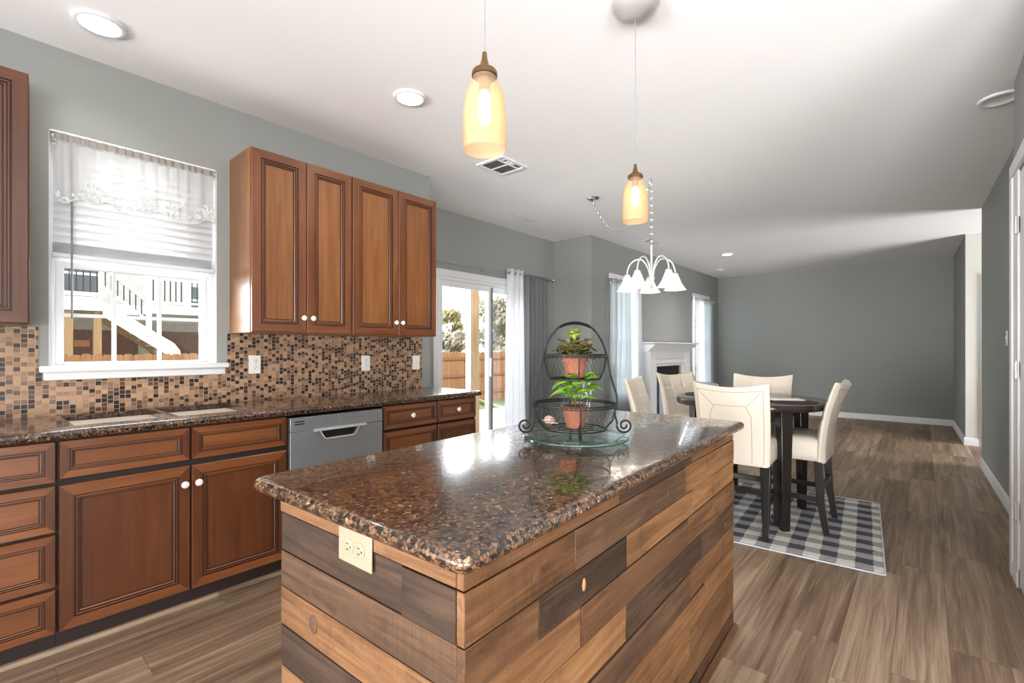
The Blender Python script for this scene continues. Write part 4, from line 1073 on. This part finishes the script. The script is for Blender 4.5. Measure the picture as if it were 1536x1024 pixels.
TC = (-1.02, 3.98); ZTB = .873
root = thing('dining_table', 'round dark counter-height dining table on the checked rug', 'table', (TC[0], TC[1], .0085))
m = MB(); h = ZTB-.0085
m.lathe([(0, h-.05), (.515, h-.05), (.528, h-.044), (.532, h-.03), (.532, h-.012), (.527, h-.003), (.518, h), (0, h)], 'tabletop', n=80); m.build('tabletop', root)
m = MB()
for k in range(4):
    m.M = Matrix.Rotation(PI/2*k, 4, 'Z'); m.box(.24, .27, -.26, .26, h-.135, h-.051, 'espresso')
m.build('apron', root)
for k in range(4):
    a = R(45+90*k); m = MB(); m.M = Matrix.Rotation(a, 4, 'Z')
    vs = []
    for z, w0, x0, x1 in ((0, .027, .408, .450), (h*.5, .035, .40, .453), (h-.051, .043, .385, .458)): vs += [(x0, -w0, z), (x1, -w0, z), (x1, w0, z), (x0, w0, z)]
    fs = [(3, 2, 1, 0), (8, 9, 10, 11)]
    for r in range(2): fs += [(r*4+j, r*4+(j+1) % 4, r*4+4+(j+1) % 4, r*4+4+j) for j in range(4)]
    m.add(vs, fs, 'espresso'); m.build('leg', root, bevel=.004)
def placemat(label, ang, r=.34):
    root = thing('placemat', label, 'placemat', (TC[0]+r*math.cos(R(ang)), TC[1]+r*math.sin(R(ang)), ZTB+.0005))
    m = MB(); m.lathe([(0, .0), (.165, .0), (.168, .002), (.165, .004), (0, .004)], 'mat', n=40); m.build('woven_disc', root)
    m = MB()
    for rr in (.06, .10, .14, .163): m.tube([(rr*math.cos(2*PI*i/40), rr*math.sin(2*PI*i/40), .004) for i in range(40)], .002, 'mat', 5, True)
    m.build('coil', root)
placemat('dark round placemat on the table before the left rear chair', 172)
placemat('dark round placemat on the table near the white napkin', -22, .33)
root = thing('napkin', 'folded white napkin on the dark dining table', 'napkin', (TC[0]+.26, TC[1]-.05, ZTB+.007), R(35))
for k in range(2):
    m = MB(); m.grid(lambda u, v, k=k: (-.11+.22*u, -.06+.12*v-.004*k, .0015+.004*k+.0015*math.sin(u*6+k)), 10, 6, 'paper'); m.build('fold', root, solid=.0025)
root = thing('wooden_stick', 'thin brown stick lying beside the white napkin', 'stick', (TC[0]+.12, TC[1]-.1, ZTB+.009), R(20))
MB().tube([(-.12, 0, 0.0), (.12, 0, .0)], [.002, .0038], 'espresso', 8).build('shaft', root)
MB().tube([(.07, 0, 0), (.12, 0, 0)], .0042, 'brass', 8).build('band', root)

# counter-height chair, facing +y, origin on the floor under the seat
def make_chair(label):
    root = thing('dining_chair', label, 'chair', (0, 0, 0), 0, 'cream counter chairs round the dining table')
    W_ = .226
    # seat cushion
    m = MB(); prof = []
    for z, ins in ((.478, .012), (.485, .002), (.52, 0), (.60, 0), (.622, .006), (.634, .022), (.638, .06)): prof.append([(x, y, z+(.006 if ins > .05 else 0)) for x, y in rrect(-W_+ins, W_-ins, -.22+ins, .165-ins, .035, 4)])
    n = len(prof[0]); vs = [p for r in prof for p in r]; fs = [tuple(range(n))[::-1], tuple(range((len(prof)-1)*n, len(prof)*n))]
    for r in range(len(prof)-1): fs += [(r*n+j, r*n+(j+1) % n, (r+1)*n+(j+1) % n, (r+1)*n+j) for j in range(n)]
    m.add(vs, fs, 'leather'); m.build('seat', root, sharp=60)
    # backrest shell
    Z0, Z1 = .470, 1.020
    def cen(u, v):
        z = Z0+(Z1-Z0)*v-.030*v*v*v*(1-u*u)
        y = -.215-.03*v-.105*v*v+.040*u*u*v
        x = u*(W_+.012*v); return x, y, z
    def thick(u, v): return .032-.012*v
    def frontp(u, v):
        x, y, z = cen(u, v); t = thick(u, v)*(1-.75*max(0, abs(u)-.88)/.12)
        q = 0
        if v > .35:
            for c0 in (-.33, .33): q += math.exp(-((u-c0)/.035)**2)*.004
            for c1 in (.55, .78): q += math.exp(-((v-c1)/.018)**2)*.004
            for c0 in (-.33, .33):
                for c1 in (.55, .78): q += math.exp(-((u-c0)/.06)**2-((v-c1)/.04)**2)*.006
        return (x, y+t-q, z)
    def backp(u, v):
        x, y, z = cen(u, v); t = thick(u, v)*(1-.75*max(0, abs(u)-.88)/.12); return (x, y-t, z)
    nu, nv = 48, 44; m = MB(); vs = []; wv = nv+1
    for fn in (frontp, backp): vs += [fn(-1+2*i/nu, j/nv) for i in range(nu+1) for j in range(nv+1)]
    o = (nu+1)*wv; fs = []
    for i in range(nu):
        for j in range(nv):
            fs.append((i*wv+j, i*wv+j+1, (i+1)*wv+j+1, (i+1)*wv+j)); fs.append((o+i*wv+j, o+(i+1)*wv+j, o+(i+1)*wv+j+1, o+i*wv+j+1))
        fs.append((i*wv+nv, o+i*wv+nv, o+(i+1)*wv+nv, (i+1)*wv+nv)); fs.append((i*wv, (i+1)*wv, o+(i+1)*wv, o+i*wv))
    for j in range(nv): fs.append((j, o+j, o+j+1, j+1)); fs.append((nu*wv+j, nu*wv+j+1, o+nu*wv+j+1, o+nu*wv+j))
    m.add(vs, fs, 'leather'); bk = m.build('backrest', root, sharp=55, bevel=.006, seg=2)
    # stitched outlines on the outer back, piping down the sides
    m = MB()
    def loop(pts):
        out = []
        for (a, b), (c_, d) in zip(pts, pts[1:]):
            for k in range(14): f = k/14; p = backp(a+(c_-a)*f, b+(d-b)*f); out.append((p[0], p[1]-.0004, p[2]))
        p = backp(*pts[-1]); out.append(p); m.tube(out, .0016, 'piping', 5)
    loop([(-.86, .03), (-.86, .93), (.86, .93), (.86, .03)])
    loop([(-.55, .03), (-.55, .60), (-.42, .74), (.42, .74), (.55, .60), (.55, .03)])
    loop([(-.86, .93), (-.45, .74)]); loop([(.86, .93), (.45, .74)])
    m.build('stitching', bk)
    for sx in (-1, 1):
        m = MB(); x = sx*.205; vs = []
        for z, yc, w_ in ((0, .122, .017), (.3, .129, .020), (.482, .132, .023)): vs += [(x-w_, yc-w_, z), (x+w_, yc-w_, z), (x+w_, yc+w_, z), (x-w_, yc+w_, z)]
        fs = [(3, 2, 1, 0), (8, 9, 10, 11)]
        for r in range(2): fs += [(r*4+j, r*4+(j+1) % 4, r*4+4+(j+1) % 4, r*4+4+j) for j in range(4)]
        m.add(vs, fs, 'espresso'); m.build('leg', root, bevel=.003)
        m = MB(); vs = []; lv = ((0, -.252, .017), (.08, -.240, .019), (.2, -.222, .021), (.32, -.214, .022), (.48, -.205, .023))
        for z, yc, w_ in lv: vs += [(x-w_, yc-w_, z), (x+w_, yc-w_, z), (x+w_, yc+w_, z), (x-w_, yc+w_, z)]
        fs = [(3, 2, 1, 0), (16, 17, 18, 19)]
        for r in range(4): fs += [(r*4+j, r*4+(j+1) % 4, r*4+4+(j+1) % 4, r*4+4+j) for j in range(4)]
        m.add(vs, fs, 'espresso'); m.build('leg', root, bevel=.003)
        MB().box(x-.010, x+.010, -.215, .12, .205, .24, 'espresso').build('stretcher', root, bevel=.002)
    MB().box(-.19, .19, .118, .14, .285, .32, 'espresso').build('stretcher', root, bevel=.002)
    MB().box(-.19, .19, -.235, -.213, .285, .32, 'espresso').build('stretcher', root, bevel=.002)
    return root
ch0 = make_chair('cream leather counter chair in front, its stitched back to the camera')
ZR = .0085
spots = [((-.985, 3.64), 2, None, ZR),
         ((-.745, 4.0), 90, 'cream leather counter chair seen side-on at the table\'s right', ZR),
         ((-1.08, 4.36), 181, 'cream leather counter chair behind the table before the grey back wall', ZR),
         ((-1.42, 3.52), -78, 'cream leather counter chair at the left, nearest the wire basket stand', ZR),
         ((-1.52, 4.38), -112, 'cream leather counter chair at left, in front of the fireplace', ZR)]
for i, ((x, y), a, lb, z) in enumerate(spots):
    o = ch0 if i == 0 else copy_tree(ch0)
    o.location = (x, y, z); o.rotation_euler.z = R(a)
    if lb: o['label'] = lb

# armchair by the far window, white wire chair in the nook
root = thing('armchair', 'pale blue-grey rounded armchair in front of the fireplace', 'armchair', (-2.45, 6.55, 0), R(35))
m = MB()
def shell(u, v, off):
    a = R(180+180*u); r = .36-off; rise = .74+.08*math.sin(u*PI)
    return (r*math.cos(a)*1.08, r*math.sin(a)*.95, .18+(rise-.18)*v)
m.grid(lambda u, v: shell(u, v, 0), 28, 8, 'bluechair'); m.build('curved_back', root, solid=.09, sharp=180)
m = MB(); m.box(-.28, .28, -.24, .34, .2, .45, 'bluechair'); m.build('seat', root, bevel=.04, seg=4)
for sx in (-1, 1):
    for sy in (-1, 1):
        m = MB(); m.tube([(sx*.22, sy*.2, 0), (sx*.2, sy*.18, .2)], [.014, .022], 'espresso', 10); m.build('leg', root)
root = thing('wire_chair', 'white wire garden chair in the nook by the grey curtain', 'chair', (-3.05, 4.42, 0), R(150))
m = MB(); rw = .006
def arch(x0, x1, z0, z1, y0=-.19, y1=-.26):
    xc, hw_ = (x0+x1)/2, (x1-x0)/2; p = []
    for i in range(25):
        f = i/24
        if f < .3: q = (x0, z0+(z1-hw_-z0)*f/.3)
        elif f > .7: q = (x1, z0+(z1-hw_-z0)*(1-f)/.3)
        else: t = PI-(f-.3)/.4*PI; q = (xc+hw_*math.cos(t), z1-hw_+hw_*math.sin(t))
        p.append((q[0], y0+(y1-y0)*(q[1]-z0)/(z1-z0), q[1]))
    m.tube(p, rw, 'vinyl', 8)
arch(-.2, .2, .45, .90); arch(-.11, .11, .45, .76); m.tube([(0, -.19, .45), (0, -.26, .89)], rw*.7, 'vinyl', 8); m.build('backrest', root)
m = MB(); m.lathe([(0, .445), (.2, .445), (.205, .45), (.2, .455), (0, .455)], 'vinyl', n=32); m.build('seat', root)
for a in (45, 135, 225, 315):
    m = MB(); c_, s_ = math.cos(R(a)), math.sin(R(a)); m.tube([(.15*c_, .15*s_, .446), (.21*c_, .21*s_, 0.003)], .007, 'vinyl', 8); m.build('leg', root)

# ------------------------------------------------------------------ outside
tag(MB().box(-40, -4.2, -20, 45, -.52, -.45, 'grass').build('lawn'), 'grey-green lawn seen through the patio door', 'lawn', kind='structure')
tag(MB().box(-7.2, -4.06, 1.5, 8.5, -.45, -.06, 'patio').build('patio_slab'), 'pale concrete patio outside the sliding door', 'patio', kind='structure')
FX = -11.0
def fence(label, y0, y1):
    root = thing('garden_fence', label, 'fence', (FX, y0, -.45)); random.seed(int(y0*7)+50)
    m = MB(); y = 0; pitch = .145
    while y < y1-y0-.01:
        t = 1.605+random.uniform(-.012, .012); m.prism([(y+.003, 0), (y+pitch-.003, 0), (y+pitch-.003, t-.03), (y+pitch-.03, t), (y+.03, t), (y+.003, t-.03)], -.012, .012, 'fence', 'x'); y += pitch
    m.build('boards', root)
    for z in (.25, .82, 1.36): MB().box(.013, .055, 0, y1-y0, z, z+.085, 'fenced').build('rail', root)
    y = .1
    while y < y1-y0: MB().box(.013, .10, y, y+.09, 0, 1.48, 'fence').build('post', root); y += 2.42
fence('cedar board fence seen below the deck through the kitchen window', -4.0, 7.9)
fence('cedar board fence seen through the sliding patio door', 8.0, 18.1)
root = thing('porch_post', 'pale wooden porch post outside the patio door', 'post', (-5.2, 5.11, -.06))
MB().box(-.07, .07, -.075, .075, 0, 3.2, 'post').build('shaft', root, bevel=.006)
MB().box(-.05, .05, -.105, -.076, 0, 3.2, 'white').build('post_bright_side', root, bevel=.01)  # white strip paints in the brighter side of the post
# curved yellow board on the lawn
root = thing('garden_slide', 'pale yellow curved plastic slide lying on the lawn outside the patio door', 'slide', (-8.3, 9.0, -.45), R(60))
def sl(u, v): return (-.9+1.8*u, -.22+.44*v, .02+.55*(1-u)**2+.10*abs(2*v-1)**3)
m = MB(); m.grid(sl, 20, 10, 'yellow'); m.build('chute', root, solid=.03)
m = MB(); m.tube([(-.85, -.15, 0), (-.85, -.15, .5)], .03, 'yellow', 10); m.tube([(-.85, .15, 0), (-.85, .15, .5)], .03, 'yellow', 10); m.build('support', root)
# trees
def tree(label, x, y, h, r, mat, n=2600, sd=0):
    root = thing('tree', label, 'tree', (x, y, -.45)); random.seed(sd)
    m = MB(); m.tube([(0, 0, 0), (.05, .03, h*.4), (0, .05, h*.75)], [.14, .10, .04], 'bark', 9)
    for k in range(9):
        a = random.uniform(0, 6.28); z = h*random.uniform(.3, .65); m.tube([(0, 0, z), (r*.5*math.cos(a), r*.5*math.sin(a), z+h*.12), (r*.85*math.cos(a), r*.85*math.sin(a), z+h*.2)], [.04, .025, .008], 'bark', 6)
    m.build('trunk', root)
    vs = []; fs = []
    blobs = [(random.gauss(0, r*.45), random.gauss(0, r*.45), h*random.uniform(.22, .92), r*random.uniform(.24, .42)) for _ in range(16)]
    for i in range(int(n*1.9)):
        b = random.choice(blobs); d = Vector((random.gauss(0, 1), random.gauss(0, 1), random.gauss(0, 1))).normalized()*b[3]*random.uniform(.5, 1.05)
        p = Vector((b[0], b[1], b[2]))+d; q = Vector((random.gauss(0, 1), random.gauss(0, 1), random.gauss(0, 1))).normalized(); t = q.orthogonal().normalized(); s_ = q.cross(t)
        L = random.uniform(.07, .16); k = len(vs)
        vs += [p-t*L, p+s_*L*.45, p+t*L, p-s_*L*.45]; fs.append((k, k+1, k+2, k+3))
    m = MB(); m.add(vs, fs, mat); m.build('foliage', root, flat=True)
GT = 'trees beyond the cedar fence'
tree('olive bushy tree beyond the fence, left in the patio door view', -16.5, 13.6, 2.6, 1.0, 'tree2', sd=1)
tree('taller olive-yellow tree beyond the fence, left of the porch post', -17.8, 16.0, 3.9, 1.0, 'tree1', sd=2)
tree('tall grey-olive tree in the right-hand pane of the patio door', -16.5, 18.6, 4.6, 1.4, 'tree2', 3200, sd=3)
tree('low grey shrub-like tree just over the fence in the patio door view', -13.4, 11.7, 2.3, .95, 'tree2', 2200, sd=4)

# neighbour's deck, stair and house beyond the kitchen window
DX = -14.0
root = thing('neighbour_house', 'pale neighbouring house with brick basement behind the white deck', 'house', (-16.6, 2.0, -.45))
MB().box(-.3, 0, -5, 5.2, 2.2, 8.2, 'ext').build('upper_wall', root)
MB().box(-.3, .0, -5, 5.2, 0, 2.2, 'brick').build('basement_wall', root)
for y, z, w_, h_ in ((-.05, 3.15, .9, 1.0), (2.9, 2.75, 1.0, .8)):
    m = MB(); m.box(0, .06, y-w_/2-.07, y+w_/2+.07, z-.07, z+h_+.07, 'white'); f = m.build('window', root)
    MB().box(.06, .075, y-w_/2, y+w_/2, z, z+h_, 'pane_dark').build('pane', f); MB().box(.076, .09, y-w_/2, y+w_/2, z+h_/2-.03, z+h_/2+.03, 'white').build('meeting_rail', f)
m = MB(); m.box(0, .05, 1.25, 1.5, 0, 2.0, 'ext').box(0, .06, 1.6, 1.85, 0, 2.0, 'fenced'); m.build('basement_door', root)
root = thing('neighbour_deck', 'white raised deck with dark balusters and stairs beyond the fence', 'deck', (DX, 2.0, -.45))
dz = 2.55
m = MB(); m.box(-2.4, 0, -2.5, .10, dz, dz+.30, 'white'); m.box(-2.4, 0, .95, 4.2, dz+.0, dz+.20, 'white'); m.box(-2.4, -1.1, .1, .95, dz, dz+.25, 'white'); m.build('platform', root)
m = MB()
for y in (-.45, .03): m.box(-.20, -.06, y-.07, y+.07, 0, dz, 'post')
for y in (3.4,): m.box(-.20, -.06, y-.07, y+.07, 0, dz, 'post')
m.build('post', root, bevel=.01)
m = MB(); m.box(-1.6, -.5, -.35, -.05, 1.75, 1.9, 'fenced').build('brace', root)
m = MB()
for a, b, zb in ((-2.5, .10, dz+.30), (.95, 4.2, dz+.20)):
    m.box(-.10, -.03, a, b, zb+.62, zb+.70, 'white').box(-.09, -.04, a, b, zb+.06, zb+.11, 'white')
    y = a
    while y < b+.01: m.box(-.12, -.01, y-.055, y+.055, zb, zb+.78, 'white'); y += (b-a)/(3 if zb > dz+.25 else 4)
m.build('railing', root)
m = MB()
for a, b, zb in ((-2.5, .10, dz+.30), (.95, 4.2, dz+.20)):
    y = a+.1
    while y < b: m.box(-.075, -.055, y-.011, y+.011, zb+.1, zb+.63, 'black'); y += .115
m.build('baluster', root)
s0, s1 = Vector((.10, dz+.2)), Vector((1.45, 1.55))
m = MB(); d = (s1-s0)
m.prism([(s0.x, s0.y-.32), (s0.x, s0.y+.02), (s1.x, s1.y+.28), (s1.x+.12, s1.y+.1), (s1.x+.12, s1.y-.2)], .02, .07, 'white', 'x')
for i in range(8): f = (i+.5)/8; p = s0+d*f; m.box(-1.0, .02, p.x-.1, p.x+.1, p.y-.02, p.y+.02, 'white')
m.prism([(s0.x, s0.y-.32), (s0.x, s0.y+.02), (s1.x, s1.y+.28), (s1.x+.12, s1.y-.2)], -1.05, -1.0, 'post', 'x')
m.build('stair', root)
m = MB(); m.tube([(.05, s0.x, s0.y+.78), (.05, s0.x+d.x*.62, s0.y+.78+d.y*.62)], .035, 'white', 8); m.tube([(.05, s0.x, s0.y+.35), (.05, s0.x+d.x*.62, s0.y+.35+d.y*.62)], .03, 'white', 8)
m.box(0, .1, s0.x+d.x*.62-.05, s0.x+d.x*.62+.05, s0.y+d.y*.62, s0.y+.85+d.y*.62, 'white')
m.build('handrail', root)
m = MB()
for i in range(8): f = .03+.57*i/7; p = s0+d*f; m.box(.04, .06, p.x-.01, p.x+.01, p.y+.35, p.y+.78, 'black')
m.build('stair_baluster', root)
